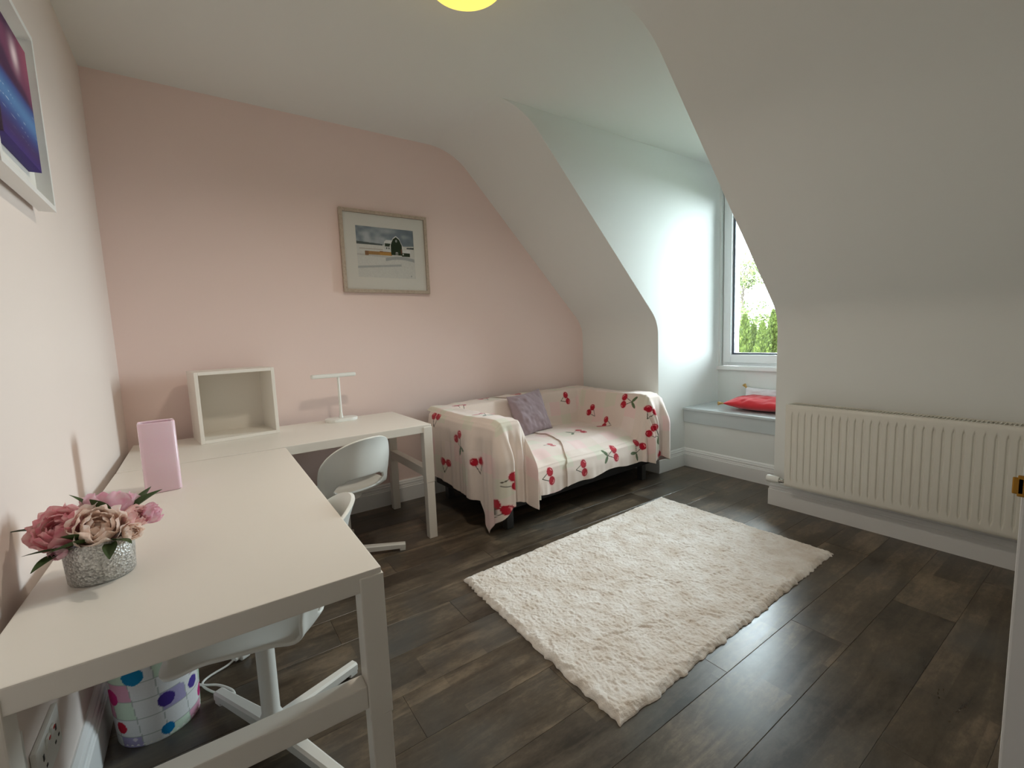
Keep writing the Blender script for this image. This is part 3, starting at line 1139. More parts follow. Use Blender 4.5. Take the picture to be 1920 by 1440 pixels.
# ------------------------------------------------------------------ swivel chairs
def shell_mesh():
    """moulded seat shell: grid over (across, along) with an oval opening low in the back"""
    prof = np.array([(.205, .338), (.20, .352), (.17, .362), (.08, .362), (-.02, .360), (-.10, .364), (-.150, .378), (-.182, .408), (-.200, .448), (-.214, .50), (-.226, .555), (-.238, .605), (-.250, .642), (-.258, .658)])
    seg = np.r_[0, np.cumsum(np.hypot(*np.diff(prof, axis=0).T))]
    m = 49
    kf = np.r_[.16 * (1 - np.cos(np.linspace(0, math.pi / 2, 12))), np.linspace(.16, .78, 40)[1:], .78 + .22 * np.sin(np.linspace(0, math.pi / 2, 22))[1:]]
    n = len(kf)
    v = kf * seg[-1]
    # smooth the polyline a little
    py = np.interp(v, seg, prof[:, 0])
    pz = np.interp(v, seg, prof[:, 1])
    vf = np.linspace(0, seg[-1], 300)
    fy, fz = np.interp(vf, seg, prof[:, 0]), np.interp(vf, seg, prof[:, 1])
    for _ in range(160):
        fy[1:-1] = (fy[:-2] + 2 * fy[1:-1] + fy[2:]) / 4
        fz[1:-1] = (fz[:-2] + 2 * fz[1:-1] + fz[2:]) / 4
    py, pz = np.interp(v, vf, fy), np.interp(v, vf, fz)
    vv = v / seg[-1]
    # half width along the shell: rounded front, waist, wide back with round top
    end0 = np.clip(1 - (np.clip(.16 - vv, 0, 1) / .16) ** 2.6, 0, 1) ** (1 / 2.6)
    end1 = np.clip(1 - (np.clip(vv - .76, 0, 1) / .24) ** 2.5, 0, 1) ** (1 / 2.5)
    half = np.interp(vv, [0, .25, .45, .58, .72, .85, 1], [.19, .196, .19, .182, .192, .196, .19]) * np.maximum(.08, end0) * np.maximum(.08, end1)
    u = np.linspace(-1, 1, m)
    U, V = np.meshgrid(u, vv)
    HZ = half[:, None]
    back = sstep(.36, .70, V)
    # opening
    hu, hv = .72, .068
    cu, cv = 0.0, .645
    def warp(U, V):
        d = np.sqrt((np.abs((U - cu) / hu)) ** 2.4 + (np.abs((V - cv) / hv)) ** 2.4) ** (2 / 2.4)
        return d
    D = warp(U, V)
    inside = D < 1
    keep = ~(inside[:-1, :-1] & inside[:-1, 1:] & inside[1:, 1:] & inside[1:, :-1])
    sc = 1 / np.maximum(D, 1e-3) ** .5
    U2 = np.where(inside, cu + (U - cu) * np.sqrt(sc * sc), U)
    V2 = np.where(inside, cv + (V - cv) * np.sqrt(sc * sc), V)
    U2 = np.where(inside & (D < .05), U, U2)
    V2 = np.where(inside & (D < .05), V, V2)
    Yc = np.interp(V2, vv, py)
    Zc = np.interp(V2, vv, pz)
    Hf = np.interp(V2, vv, half)
    bk = sstep(.36, .70, V2)
    X = U2 * Hf
    ux = X / .19
    Yp = Yc + bk * .105 * np.abs(ux) ** 2.2
    Zp = Zc + (1 - bk) * .030 * np.abs(ux) ** 3 * sstep(.02, .2, V2) - bk * .022 * np.abs(ux) ** 2.5 
    # rolled flange round the back's edge
    fl_ = bk * sstep(.86, 1.0, np.abs(U2))
    Yp = Yp - .010 * fl_ * (1 - sstep(.80, .95, V2))
    me = grid_mesh('shell', np.stack([X, Yp, Zp], -1), keep=keep)
    return me
shell_me = shell_mesh()
shell_me.materials.append(M_plastic)

def make_chair(loc, face_deg, base_deg, label):
    """face_deg: direction the sitter looks, in degrees from +x"""
    t = tag(empty('swivel_chair', loc, math.radians(face_deg - 90)), label, 'chair', 'white swivel chairs at the desks')
    sh = link('shell', shell_me, None, t)
    md = sh.modifiers.new('thickness', 'SOLIDIFY')
    md.thickness = .011
    md.offset = 0
    md2 = sh.modifiers.new('smooth', 'SUBSURF')
    md2.levels = md2.render_levels = 1
    MB().lathe([(0, .318), (.07, .318), (.085, .326), (.085, .352), (0, .352)], 24).build('seat_mount', M_metalw, t, sm=40)
    MB().lathe([(0, .045), (.034, .045), (.030, .07), (.0235, .085), (.0235, .30), (.028, .305), (.028, .322), (0, .322)], 20).build('column', M_metalw, t, sm=40)
    MB().lathe([(0, .026), (.034, .026), (.038, .032), (.038, .052), (.030, .060), (0, .060)], 20).build('hub', M_metalw, t, sm=40)
    leg_me = MB()
    bm = bmesh.new()
    pts = [(.02, .019, .026, .058), (.25, .0155, .014, .040), (.285, .0155, .013, .037)]
    rings = []
    for x, w, za, zb in pts:
        c = .006
        rings.append([bm.verts.new(p) for p in ((x, -w, za), (x, w, za), (x, w, zb - c), (x, w - c, zb), (x, -w + c, zb), (x, -w, zb - c))])
    for a, b in zip(rings[:-1], rings[1:]):
        for k in range(6):
            bm.faces.new((a[k], a[(k + 1) % 6], b[(k + 1) % 6], b[k]))
    bm.faces.new(rings[0][::-1])
    bm.faces.new(rings[-1])
    bmesh.ops.recalc_face_normals(bm, faces=bm.faces)
    leg_me.add(bm)
    lm = leg_me.mesh('leg')
    pad = MB().box(.255, .284, -.0145, .0145, 0, .015, .003).mesh('foot_pad')
    for k in range(4):
        lo = link('leg', lm, M_metalw, t, (0, 0, 0), (0, 0, math.radians(base_deg - (face_deg - 90) + 90 * k)))
        link('foot_pad', pad, M_metalw, lo)
    return t
make_chair((.53, 2.30, 0), 108, -18, 'white moulded swivel chair facing the desk by the pink wall')
make_chair((.072, 1.352, 0), 168, 25, 'white swivel chair pushed under the desk in the foreground')

# ------------------------------------------------------------------ waste bin, lead and sockets
def bin_print(th, z):
    """patchwork of pastel squares with coloured discs; th in degrees, z in metres"""
    R = .105
    s = np.radians(th) * R
    ci = np.floor((s + .012 + .10 * z) / .062).astype(int)
    ri = np.floor((z + .022) / .054).astype(int)
    k = (ci * 7 + ri * 3 + ci * ri * 5) % 6
    pal = np.array([rgb(196, 216, 196), rgb(226, 226, 228), rgb(168, 160, 200), rgb(228, 228, 230), rgb(206, 224, 206), rgb(218, 160, 184)])
    c = pal[k]
    fx = (s + .012 + .10 * z) / .062 - ci
    fz = (z + .022) / .054 - ri
    seam = (np.minimum(np.minimum(fx, 1 - fx) * .062, np.minimum(fz, 1 - fz) * .054) < .0011)
    c = np.where(seam[..., None], np.array(rgb(168, 176, 172)), c)
    dots = [(-110.5, .215, .026, (0, 128, 178)), (-73.8, .116, .021, (66, 44, 132)), (-75.5, .026, .017, (0, 122, 182)),
            (-46, .150, .017, (226, 226, 228)), (-31, .112, .018, (78, 60, 150)), (-8, .055, .020, (196, 44, 120)),
            (-120, .024, .006, (226, 220, 230)), (-50, .235, .016, (200, 70, 100)), (-150, .15, .024, (196, 44, 120)), (-140, .06, .018, (196, 30, 60)),
            (60, .12, .022, (66, 44, 132)), (110, .18, .022, (0, 128, 178)), (20, .2, .02, (0, 128, 178))]
    for a, zz, r, col in dots:
        d = np.hypot((np.mod(th - a + 180, 360) - 180) * math.pi / 180 * R, z - zz)
        c = np.where((d < r)[..., None], np.array(rgb(*col)), c)
    return c
bt = tag(empty('waste_bin', (-.196, 1.640, 0)), 'patchwork waste bin with purple and blue dots under the desk', 'bin')
ths = np.linspace(-180, 180, 241)[:-1]
zs = np.linspace(0, .275, 120)
TH, ZZ = np.meshgrid(ths, zs)
RR = .098 + .012 * ZZ / .275
P = np.stack([RR * np.cos(np.radians(TH)), RR * np.sin(np.radians(TH)), ZZ], -1)
bw_ = link('bin_wall', grid_mesh('bin_wall', P, bin_print(TH, ZZ), wrap=True), print_mat('printed_fabric', .8, bump=.1), bt)
md = bw_.modifiers.new('thickness', 'SOLIDIFY')
md.thickness = .004
md.offset = -1
MB().lathe([(0, .001), (.095, .001), (.0985, .005), (.0985, .009), (0, .009)], 40).build('bin_floor', M_plastic, bt, sm=40)
o = MB().lathe([(.1085, .268), (.112, .272), (.112, .280), (.1085, .282), (.106, .279), (.106, .272), (.1085, .268)], 48).build('rim', mat('pink_binding', rgb(196, 84, 120), .8), bt, sm=60)

cb = tag(empty('power_lead', (0, 0, 0)), 'white power lead with plug lying on the floor behind the bin', 'cable')
def smooth_path(pts, n=10):
    pts = [Vector(p) for p in pts]
    out = []
    for i in range(len(pts) - 1):
        p0, p1, p2, p3 = pts[max(i - 1, 0)], pts[i], pts[i + 1], pts[min(i + 2, len(pts) - 1)]
        for k in range(n):
            t = k / n
            out.append(.5 * ((2 * p1) + (-p0 + p2) * t + (2 * p0 - 5 * p1 + 4 * p2 - p3) * t * t + (-p0 + 3 * p1 - 3 * p2 + p3) * t ** 3))
    out.append(pts[-1])
    return out
MB().tube(smooth_path([(.012, 1.775, .022), (-.02, 1.765, .008), (-.075, 1.745, .005), (-.092, 1.715, .006), (-.07, 1.665, .005), (-.03, 1.612, .005), (-.008, 1.600, .005)]), .0036, 8).build('cord', M_plastic, cb, sm=60)
MB().tube(smooth_path([(-.008, 1.600, .005), (-.015, 1.625, .0085), (-.05, 1.67, .0125), (-.10, 1.72, .006), (-.16, 1.80, .005), (-.22, 1.9, .005)]), .0036, 8).build('cord', M_plastic, cb, sm=60)
pl = MB()
pl.box(-.022, .022, -.018, .018, 0, .030, .008, 3)
pl.box(-.014, .014, -.034, -.016, .008, .022, .005, 2)
po = pl.build('plug', M_plastic, cb, (.026, 1.792, .001), (0, 0, math.radians(-58)), sm=60)
pins = MB()
for a, b in ((-.010, 0), (.010, 0), (0, .010)):
    pins.box(a - .003, a + .003, b - .002, b + .002, .029, .045)
pins.build('plug_pins', M_brass, po)

so = tag(empty('wall_socket', (LEFT, 1.245, .30), math.radians(90)), 'white double wall socket with red indicator under the desk', 'socket')
MB().box(-.078, .078, -.010, 0, -.046, .046, .004).build('faceplate', M_plastic, so)
for sx in (-1, 1):
    rk = MB().box(-.009, .009, -.014, -.009, -.012, .012, .002).build('rocker_switch', M_plastic, so, (sx * .016, 0, .024), (math.radians(8), 0, 0))
    MB().box(-.004, .004, -.0152, -.0138, .005, .010).build('switch_mark', M_red, rk)
    h = MB()
    h.box(-.0035, .0035, -.0108, -.0098, .004, .016)
    h.box(-.016, -.008, -.0108, -.0098, -.018, -.013)
    h.box(.008, .016, -.0108, -.0098, -.018, -.013)
    h.build('pin_slots', M_hole, so, (sx * .044, 0, 0))
s2 = tag(empty('wall_switch', (LEFT, 1.085, .385), math.radians(90)), 'white plate on the left wall beside the desk leg', 'switch')
MB().box(-.043, .043, -.010, 0, -.043, .043, .004).build('faceplate', M_plastic, s2)
MB().box(-.010, .010, -.014, -.009, -.014, .014, .002).build('rocker_switch', M_plastic, s2)

# ------------------------------------------------------------------ radiator
ra = tag(empty('radiator', (2.735, 1.205, .165)), 'cream ribbed panel radiator on the knee wall', 'radiator')
RL, RH, RD = 1.05, .480, .096
pitch = .0333
ny = int(RL / .0021)
yy = -np.linspace(0, RL, ny)
zz = np.r_[0, .004, .018, np.linspace(.024, .060, 7), np.linspace(.075, RH - .075, 14), np.linspace(RH - .060, RH - .024, 7), RH - .018, RH - .004, RH]
YY, ZZ2 = np.meshgrid(yy, zz)
fr_ = np.mod(-YY - .020, pitch) / pitch
tri = np.clip(1 - np.abs(fr_ - .5) / .21, 0, 1)
inner = sstep(.02, .034, -YY) * sstep(.02, .034, RL + YY)
tap_b = np.clip((ZZ2 - .026) / .034, 0, 1)
tap_t = np.clip((RH - .026 - ZZ2) / .034, 0, 1)
tri2 = np.clip(tri - (1 - np.minimum(tap_b, tap_t)), 0, 1) * inner
XX = sstep(0, 1, tri2) * .0125
rim_ = np.minimum.reduce([-YY, RL + YY, ZZ2, RH - ZZ2])
XX = XX + .005 * sstep(.006, 0, rim_)
link('front_panel', grid_mesh('front_panel', np.stack([XX, YY, ZZ2], -1)), M_rad, ra)
bd = MB()
bd.box(.006, .014, -RL, 0, 0, RH)
bd.box(RD - .014, RD, -RL, 0, 0, RH)
bd.box(.024, .040, -RL + .03, -.03, .03, RH - .16)
bd.build('convector', M_rad, ra)
MB().box(.003, RD, -.006, .002, 0, RH + .002, .002).build('side_cover', M_rad, ra)
MB().box(.003, RD, -RL - .002, -RL + .006, 0, RH + .002, .002).build('side_cover', M_rad, ra)
gq = MB()
gq.box(.003, .009, -RL, 0, RH - .002, RH + .004, .001)
gq.box(RD - .006, RD, -RL, 0, RH - .002, RH + .004, .001)
k = 0.008
while k < RL - .01:
    gq.box(.008, RD - .005, -k - .0042, -k, RH - .001, RH + .002)
    k += .0140
gq.build('top_grille', M_rad, ra)
for yb in (-.12, -RL + .12):
    MB().box(RD - .002, KNEE - 2.7355, yb - .015, yb + .015, .08, RH - .06, .002).build('bracket', M_metalw, ra)
Mx = Matrix.Rotation(math.radians(90), 4, 'X')
MB().lathe([(0, .040), (.0185, .040), (.0205, .046), (.0225, .100), (.0205, .110), (0, .112)], 24, Matrix.Translation((.036, 0, .016)) @ Matrix.Rotation(math.radians(-90), 4, 'X')).build('valve_head', M_plastic, ra, sm=40)
vb = MB()
vb.lathe([(.0, .0), (.009, 0), (.009, .016), (.0125, .018), (.0125, .030), (.0145, .031), (.0145, .042), (0, .042)], 16, Matrix.Translation((.036, 0, .016)) @ Matrix.Rotation(math.radians(-90), 4, 'X'))
vb.build('valve_body', M_chrome, ra, sm=40)
MB().tube([(.036, .024, .016), (KNEE - 2.736, .024, .016)], .0072, 12).build('pipe', M_chrome, ra, sm=40)

# ------------------------------------------------------------------ sofa and its throws
SOFA = (1.98, 2.45)
SROT = math.radians(2.9)
sofa = tag(empty('sofa', (SOFA[0], SOFA[1], 0), SROT), 'low two-seat sofa draped in cherry throws under the sloped ceiling', 'sofa')
MB().box(-.70, .70, -.365, .375, .115, .175, .004).build('base_frame', M_frame_dark, sofa)
M_uph = mat('dark_sofa_fabric', rgb(52, 50, 50), .95, bump=.3)
MB().box(-.56, .56, -.37, .26, .172, .345, .03, 3).build('seat', M_uph, sofa, sm=40)
MB().box(-.715, -.575, -.375, .37, .172, .612, .025, 3).build('armrest', M_uph, sofa, sm=40)
MB().box(.575, .715, -.375, .37, .172, .612, .025, 3).build('armrest', M_uph, sofa, sm=40)
MB().box(-.575, .575, .255, .375, .172, .612, .025, 3).build('backrest', M_uph, sofa, sm=40)
for sx in (-1, 1):
    for yy_ in (-.335, .335):
        MB().box(sx * .625 - .023, sx * .625 + .023, yy_ - .023, yy_ + .023, 0, .116, .004).build('leg', M_leg_metal, sofa)

#CLOTH-BEGIN
HX, FY, BY = .738, -.410, .385
def sofa_h(X, Y):
    fw = sstep(.1, -.41, Y)                      # arms slope more gently towards the front
    wi_ = .035 + .045 * fw
    aL = sstep(-.545 + wi_, -.595, X)
    aR = sstep(.545 - wi_, .595, X)
    bk = sstep(.195, .255, Y)
    m = 1 - (1 - aL) * (1 - aR) * (1 - bk)
    seat = .374 + .010 * np.cos(X * 2.4) - .060 * sstep(-.27, -.425, Y) + .004 * np.sin(X * 9 + Y * 5)
    top = .634 - .006 * np.cos(Y * 6) - .010 * sstep(-.36, -.41, Y)
    e = np.maximum(sstep(.035, 0, HX - np.abs(X)), 0)
    return seat + (top - seat) * m - .022 * e * np.maximum(aL, aR)
_xf = np.linspace(-HX, HX, 1500)
_hf = sofa_h(_xf, np.full_like(_xf, -.1))
_sf = np.r_[0, np.cumsum(np.hypot(np.diff(_xf), np.diff(_hf)))]
S_LEN = _sf[-1]
_yf = np.linspace(BY, FY, 900)
_hy = sofa_h(np.zeros_like(_yf), _yf)
_tf = np.r_[0, np.cumsum(np.hypot(np.diff(_yf), np.diff(_hy)))]
T_LEN = _tf[-1]
def X_of(s):
    return np.interp(s, _sf, _xf)
def Y_of(t):
    return np.interp(t, _tf, _yf)
# smoothed front position: lets the gathered cloth spread as it hangs
_pe = np.linspace(-.6, S_LEN + .6, 1400)
_xe = np.where(_pe < 0, -HX + _pe * .55, np.where(_pe > S_LEN, HX + (_pe - S_LEN) * .55, X_of(_pe)))
_k = np.exp(-.5 * (np.arange(-160, 161) * (_pe[1] - _pe[0]) / .085) ** 2)
_k /= _k.sum()
_xs = np.convolve(np.pad(_xe, 160, mode='edge'), _k, 'valid')
def X_soft(p):
    return np.interp(p, _pe, _xs)
SIDE = .74
def seam_s(v):
    """cloth coordinate of the overlap edge of the two throws along the depth of the sofa"""
    Yk = np.array([BY, .16, .0, -.10, -.22, -.33, FY])
    Xk = np.array([-.20, -.05, -.015, -.03, -.085, -.165, -.215])
    Y = Y_of(np.minimum(v, T_LEN))
    X = np.interp(-Y, -Yk, Xk) - .03 * np.clip((v - T_LEN) / .2, 0, 1)
    return np.interp(X, _xf, _sf)
_stepL = float(np.interp(-.55, _xf, _sf))
_stepR = float(np.interp(.55, _xf, _sf))
def hem_z(p):
    z = .180 + .010 * np.sin(p * 7 + 1) + .006 * np.sin(p * 19)
    z = z - .165 * np.clip(1 - np.abs(p + .055) / .085, 0, 1) ** .8
    z = z - .075 * np.clip(1 - np.abs(p - S_LEN - .05) / .11, 0, 1)
    z = z - .030 * np.exp(-((p - _stepL + .02) / .05) ** 2)
    z = z + .020 * np.exp(-((p - 1.25) / .25) ** 2)
    z = z + .02 * sstep(-.3, -.7, p)
    return z
def cloth_point(u, v, lift):
    """cloth coordinates to sofa-local points; v beyond T_LEN hangs down (as a fraction of the drop)"""
    top = v <= T_LEN
    # upper sheet
    Xt = X_of(u)
    Yt = Y_of(np.minimum(v, T_LEN))
    wr = .0045 * vnoise(u * 13, v * 5 + 3, 1) + .003 * vnoise(u * 6 + 9, v * 17, 2)
    Zt = sofa_h(Xt, Yt) + wr * sstep(0, .03, T_LEN - v) * sstep(0, .03, u) * sstep(0, .03, S_LEN - u) + lift
    # hanging sheet: d runs 0..1 over the drop
    d = np.clip(v - T_LEN, 0, 1)
    p = u
    bx_ = np.where(p < 0, -HX, np.where(p > S_LEN, HX, X_of(p)))
    by_ = np.where(p < 0, FY - p, np.where(p > S_LEN, FY + (p - S_LEN), FY))
    rim = sofa_h(bx_, by_)
    Lh = np.maximum(rim - hem_z(p), .02)
    dist = Lh * d
    w = sstep(0, .20, dist)
    front = (p >= 0) & (p <= S_LEN)
    bx2 = np.where(front, bx_ * (1 - w) + X_soft(p) * w, bx_)
    wl = sstep(-.05, .05, p)
    wr_ = sstep(S_LEN + .05, S_LEN - .05, p)
    nx = np.where(p < S_LEN / 2, -(1 - wl), (1 - wr_))
    ny_ = -np.where(p < S_LEN / 2, wl, wr_)
    nl = np.hypot(nx, ny_) + 1e-6
    nx, ny_ = nx / nl, ny_ / nl
    gL = np.exp(-((p - _stepL) / .16) ** 2)
    gR = np.exp(-((p - _stepR) / .16) ** 2)
    gc = np.exp(-((p - .02) / .07) ** 2) + np.exp(-((p - S_LEN - .02) / .09) ** 2)
    amp = .0065 + .031 * gL + .026 * gR + .022 * gc + .010 * (p < 0) * (1 + .6 * vnoise(p * 5, p * 0, 8))
    ph = 2 * np.pi * (p / .118 + .12 * np.sin(p * 5.3) + .06 * np.sin(p * 13.1))
    calm = 1 - np.clip(gL + gR + gc, 0, 1)
    fold = amp * ((np.sin(ph) + .35 * np.sin(2.3 * ph + 1.0)) * (1 - .75 * calm) + 1.9 * calm * vnoise(p * 9, .3 + 0 * p, 31) + 1.0) * w
    off = (.004 + lift * 1.2) * sstep(0, .02, dist) + .012 * sstep(0, .08, dist) + fold + .02 * w * (gL + gR + gc)
    Xh = bx2 + nx * off
    Yh = by_ + ny_ * off
    Zh = rim - dist + lift * (1 - d)
    X = np.where(top, Xt, Xh)
    Y = np.where(top, Yt, Yh)
    Z = np.where(top, Zt, Zh)
    vm = np.where(top, v, T_LEN + dist)
    return np.stack([X, Y, Z], -1), vm
#CLOTH-END

def cloth_at(u, vm):
    """a point of the cloth from its measured coordinates"""
    if vm <= T_LEN:
        return cloth_point(np.array([u]), np.array([vm]), .008)[0][0]
    a, b = cloth_point(np.array([u, u]), np.array([T_LEN + 1e-6, T_LEN + 1.0]), .008)[1]
    d = (vm - T_LEN) / max(b - T_LEN, 1e-3)
    return cloth_point(np.array([u]), np.array([T_LEN + min(d, 1.0)]), .008)[0][0]

# motifs: (u, v, stem direction in degrees, scale, leaves)
#CHERRY-LIST
CHERRIES = [(0.116, 0.672, 90, 1, 1), (-0.364, 1.104, 60, 1, 1), (-0.14, 1.215, 85, 1, 0), (0.044, 1.302, 180, 1.0, 0), (0.004, 1.411, 130, 1.1, 0), (0.548, 1.066, 180, 1, 0), (0.82, 1.072, 180, 1, 0), (1.124, 1.04, 180, 1.05, 1), (1.132, 0.704, 190, 1, 1), (1.452, 0.672, 100, 1, 0), (1.348, 0.192, 170, 1, 0), (1.564, 0.496, 130, 1, 0), (1.62, 0.816, 92, 1.05, 1), (1.388, 1.031, 170, 1, 1), (1.668, 1.09, 180, 1, 0), (-0.524, 1.29, 100, 1, 0), (-0.644, 1.021, 90, 1, 0), (0.276, 0.104, 95, 1, 0), (0.924, 0.024, 90, 1, 0), (1.764, 1.441, 150, 1, 0), (0.636, 0.0, 90, 1, 0), (0.74, 0.816, 200, 0.8, 0), (1.62, 1.189, 90, 1, 1)]

def cherry_print(u, v, P):
    c = np.ones(u.shape + (3,)) * np.array(rgb(226, 210, 200))
    # soft check of blush and sage squares
    a = (np.floor(u / .105).astype(int) + 100) % 3
    b = (np.floor(v / .105).astype(int) + 100) % 3
    c = np.where(((a == 0) & (b == 0))[..., None], np.array(rgb(232, 204, 200)), c)
    c = np.where(((a == 1) & (b == 1))[..., None], np.array(rgb(218, 212, 196)), c)
    c = np.where(((a == 2) & (b == 0))[..., None], np.array(rgb(231, 214, 207)), c)
    for (cu, cv, ang, sc, lv) in CHERRIES:
        m = (np.abs(u - cu) < .2) & (np.abs(v - cv) < .2)
        if not m.any():
            continue
        pc = cloth_at(cu, cv)
        eu = cloth_at(cu + .025, cv) - cloth_at(cu - .025, cv)
        ev = cloth_at(cu, cv + .02) - cloth_at(cu, cv - .02)
        eu /= np.linalg.norm(eu)
        ev -= eu * (ev @ eu)
        ev /= np.linalg.norm(ev)
        rel = P[m] - pc
        du, dv = rel @ eu / sc, rel @ ev / sc
        far = np.abs(rel @ np.cross(eu, ev)) > .07
        du = np.where(far, 9.0, du)
        ca, sa = math.cos(math.radians(ang)), math.sin(math.radians(ang))
        A = du * ca + dv * sa          # along the stems
        B = -du * sa + dv * ca
        col = c[m]
        e1 = np.hypot((A + .002) / .023, (B + .0265) / .026)
        e2 = np.hypot((A - .003) / .024, (B - .0265) / .026)
        e = np.minimum(e1, e2)
        halo = np.clip((1.32 - e) / .25, 0, 1) * .55
        col = col * (1 - halo[:, None]) + np.array(rgb(236, 176, 178)) * halo[:, None]
        def seg(ax, ay, bx, by, w):
            tx, ty = bx - ax, by - ay
            k = np.clip(((A - ax) * tx + (B - ay) * ty) / (tx * tx + ty * ty), 0, 1)
            return np.hypot(A - ax - k * tx, B - ay - k * ty) < w
        st = seg(.018, -.024, .070, .0, .0024) | seg(.018, .026, .070, .0, .0024)
        col = np.where(st[:, None], np.array(rgb(74, 66, 52)), col)
        if lv:
            for sg in (-1, 1):
                la, lb = .088, sg * .021
                ra_, rb_ = A - la, B - lb
                cc, ss = math.cos(sg * .85), math.sin(sg * .85)
                l1 = ra_ * cc + rb_ * ss
                l2 = -ra_ * ss + rb_ * cc
                le = np.hypot(l1 / .027, l2 / .0105) < 1
                col = np.where(le[:, None], np.array(rgb(86, 104, 72)), col)
        red = (e < 1)
        shade = np.clip((e - .55) / .45, 0, 1)
        rc = np.array(rgb(178, 16, 42)) * (1 - shade[:, None] * .25)
        col = np.where(red[:, None], rc, col)
        hl = (np.abs(np.hypot((A + .002) / .023, (B + .0265) / .026) - .62) < .10) & (A < -.004) & (B < -.026)
        hl |= (np.abs(np.hypot((A - .003) / .024, (B - .0265) / .026) - .62) < .10) & (A < .0) & (B > .030)
        col = np.where(hl[:, None], np.array(rgb(232, 150, 150)), col)
        c[m] = col
    return c

M_throw = print_mat('cherry_printed_fleece', .95, bump=.25, bscale=420, sheen=.35, spec=.15)
def throw(name, uv_fn, lift, label, nu, nt_, nd):
    """one throw: rows run from the back of the sofa over the seat to the hem, columns from edge to edge"""
    k = np.linspace(0, 1, nu)[None, :]
    vt = np.linspace(0, T_LEN, nt_)[:, None]
    vd = T_LEN + np.linspace(1.0 / nd, 1, nd)[:, None]
    lo, hi = uv_fn(vt)
    Ut = np.clip(lo + (hi - lo) * k, 0, S_LEN)
    Vt = np.broadcast_to(vt, Ut.shape)
    Pt, Vm = cloth_point(Ut, Vt, lift)
    lo, hi = uv_fn(vd)
    lo = np.where(lo <= 0, 0.0, lo)
    hi = np.where(hi >= S_LEN, S_LEN, hi)
    Ud = lo + (hi - lo) * k
    Vd = np.broadcast_to(vd, Ud.shape)
    Pd, Vdm = cloth_point(Ud, Vd, lift)
    P = np.concatenate([Pt, Pd], 0)
    U = np.concatenate([Ut, Ud], 0)
    V = np.concatenate([Vm, Vdm], 0)
    meshes = [grid_mesh(name, P, cherry_print(U, V, P))]
    # side drop over the arm: columns along the side
    ns = int(SIDE / .005)
    vd2 = T_LEN + np.linspace(0.0005, 1, nd + 1)[:, None]
    if lo.min() <= 0:
        us = np.linspace(-SIDE, 0, ns)[None, :]
    else:
        us = np.linspace(S_LEN, S_LEN + SIDE, ns)[None, :]
    Us, Vs = np.broadcast_to(us, (nd + 1, ns)), np.broadcast_to(vd2, (nd + 1, ns))
    Ps, Vsm = cloth_point(Us, Vs, lift)
    meshes.append(grid_mesh(name, Ps, cherry_print(Us, Vsm, Ps)))
    bm = bmesh.new()
    for me in meshes:
        bm.from_mesh(me)
        bpy.data.meshes.remove(me)
    bmesh.ops.remove_doubles(bm, verts=bm.verts, dist=.0012)
    me = bpy.data.meshes.new(name)
    bm.to_mesh(me)
    bm.free()
    smooth(me)
    o = link(name, me, M_throw, None, (SOFA[0], SOFA[1], 0), (0, 0, SROT))
    md = o.modifiers.new('thickness', 'SOLIDIFY')
    md.thickness = .003
    md.offset = 0
    return tag(o, label, 'throw', 'cherry throws on the sofa')
sl = lambda v: (np.zeros_like(v), seam_s(v) + .09)
sr = lambda v: (seam_s(v), np.full_like(v, S_LEN))
throw('throw_blanket', sl, .006, 'cherry-print fleece throw over the left arm of the sofa', 360, 240, 100)
throw('throw_blanket', sr, .013, 'cherry-print fleece throw over the right arm and seat of the sofa', 300, 230, 90)

# ------------------------------------------------------------------ cushions
def cushion_mesh(name, w, h, t, seed, wrinkle=.006, n=70, sag=0.0):
    """soft square cushion: two bulged faces meeting at a seam, corners pulled out"""
    k = np.linspace(-1, 1, n)
    U, V = np.meshgrid(k, k)
    pin = 1 - .07 * (1 - U ** 2) * np.abs(V) ** 3
    pin2 = 1 - .07 * (1 - V ** 2) * np.abs(U) ** 3
    X = U * w / 2 * pin2
    Y = V * h / 2 * pin
    th = np.clip((1 - np.abs(U) ** 2.6) * (1 - np.abs(V) ** 2.6), 0, 1) ** .55
    wr = wrinkle * (vnoise(U * 3 + V * 2, V * 5, seed) + .6 * vnoise(U * 7, V * 6 + U * 3, seed + 3))
    Zf = t / 2 * th + wr * th ** .6
    Zb = -t / 2 * th
    n_ = n * n
    bm = bmesh.new()
    for Zx in (Zf, Zb):
        me = grid_mesh('tmp', np.stack([X, Y, Zx], -1))
        bm.from_mesh(me)
        bpy.data.meshes.remove(me)
    bmesh.ops.remove_doubles(bm, verts=bm.verts, dist=1e-5)
    bmesh.ops.recalc_face_normals(bm, faces=bm.faces)
    me = bpy.data.meshes.new(name)
    bm.to_mesh(me)
    bm.free()
    smooth(me)
    return me
M_mauve = mat('mauve_grey_linen', rgb(150, 132, 138), .9, vary=.05, vscale=30, bump=.3, bscale=500, sheen=.3)
cu = link('cushion', cushion_mesh('cushion', .315, .315, .10, 3, .008), M_mauve, None, (1.942, 2.60, .535))
cu.rotation_euler = (Matrix.Rotation(math.radians(1), 3, 'Z') @ Matrix.Rotation(math.radians(70), 3, 'X') @ Matrix.Rotation(math.radians(6), 3, 'Z')).to_euler()
tag(cu, 'plain mauve grey cushion leaning against the sofa back', 'cushion')

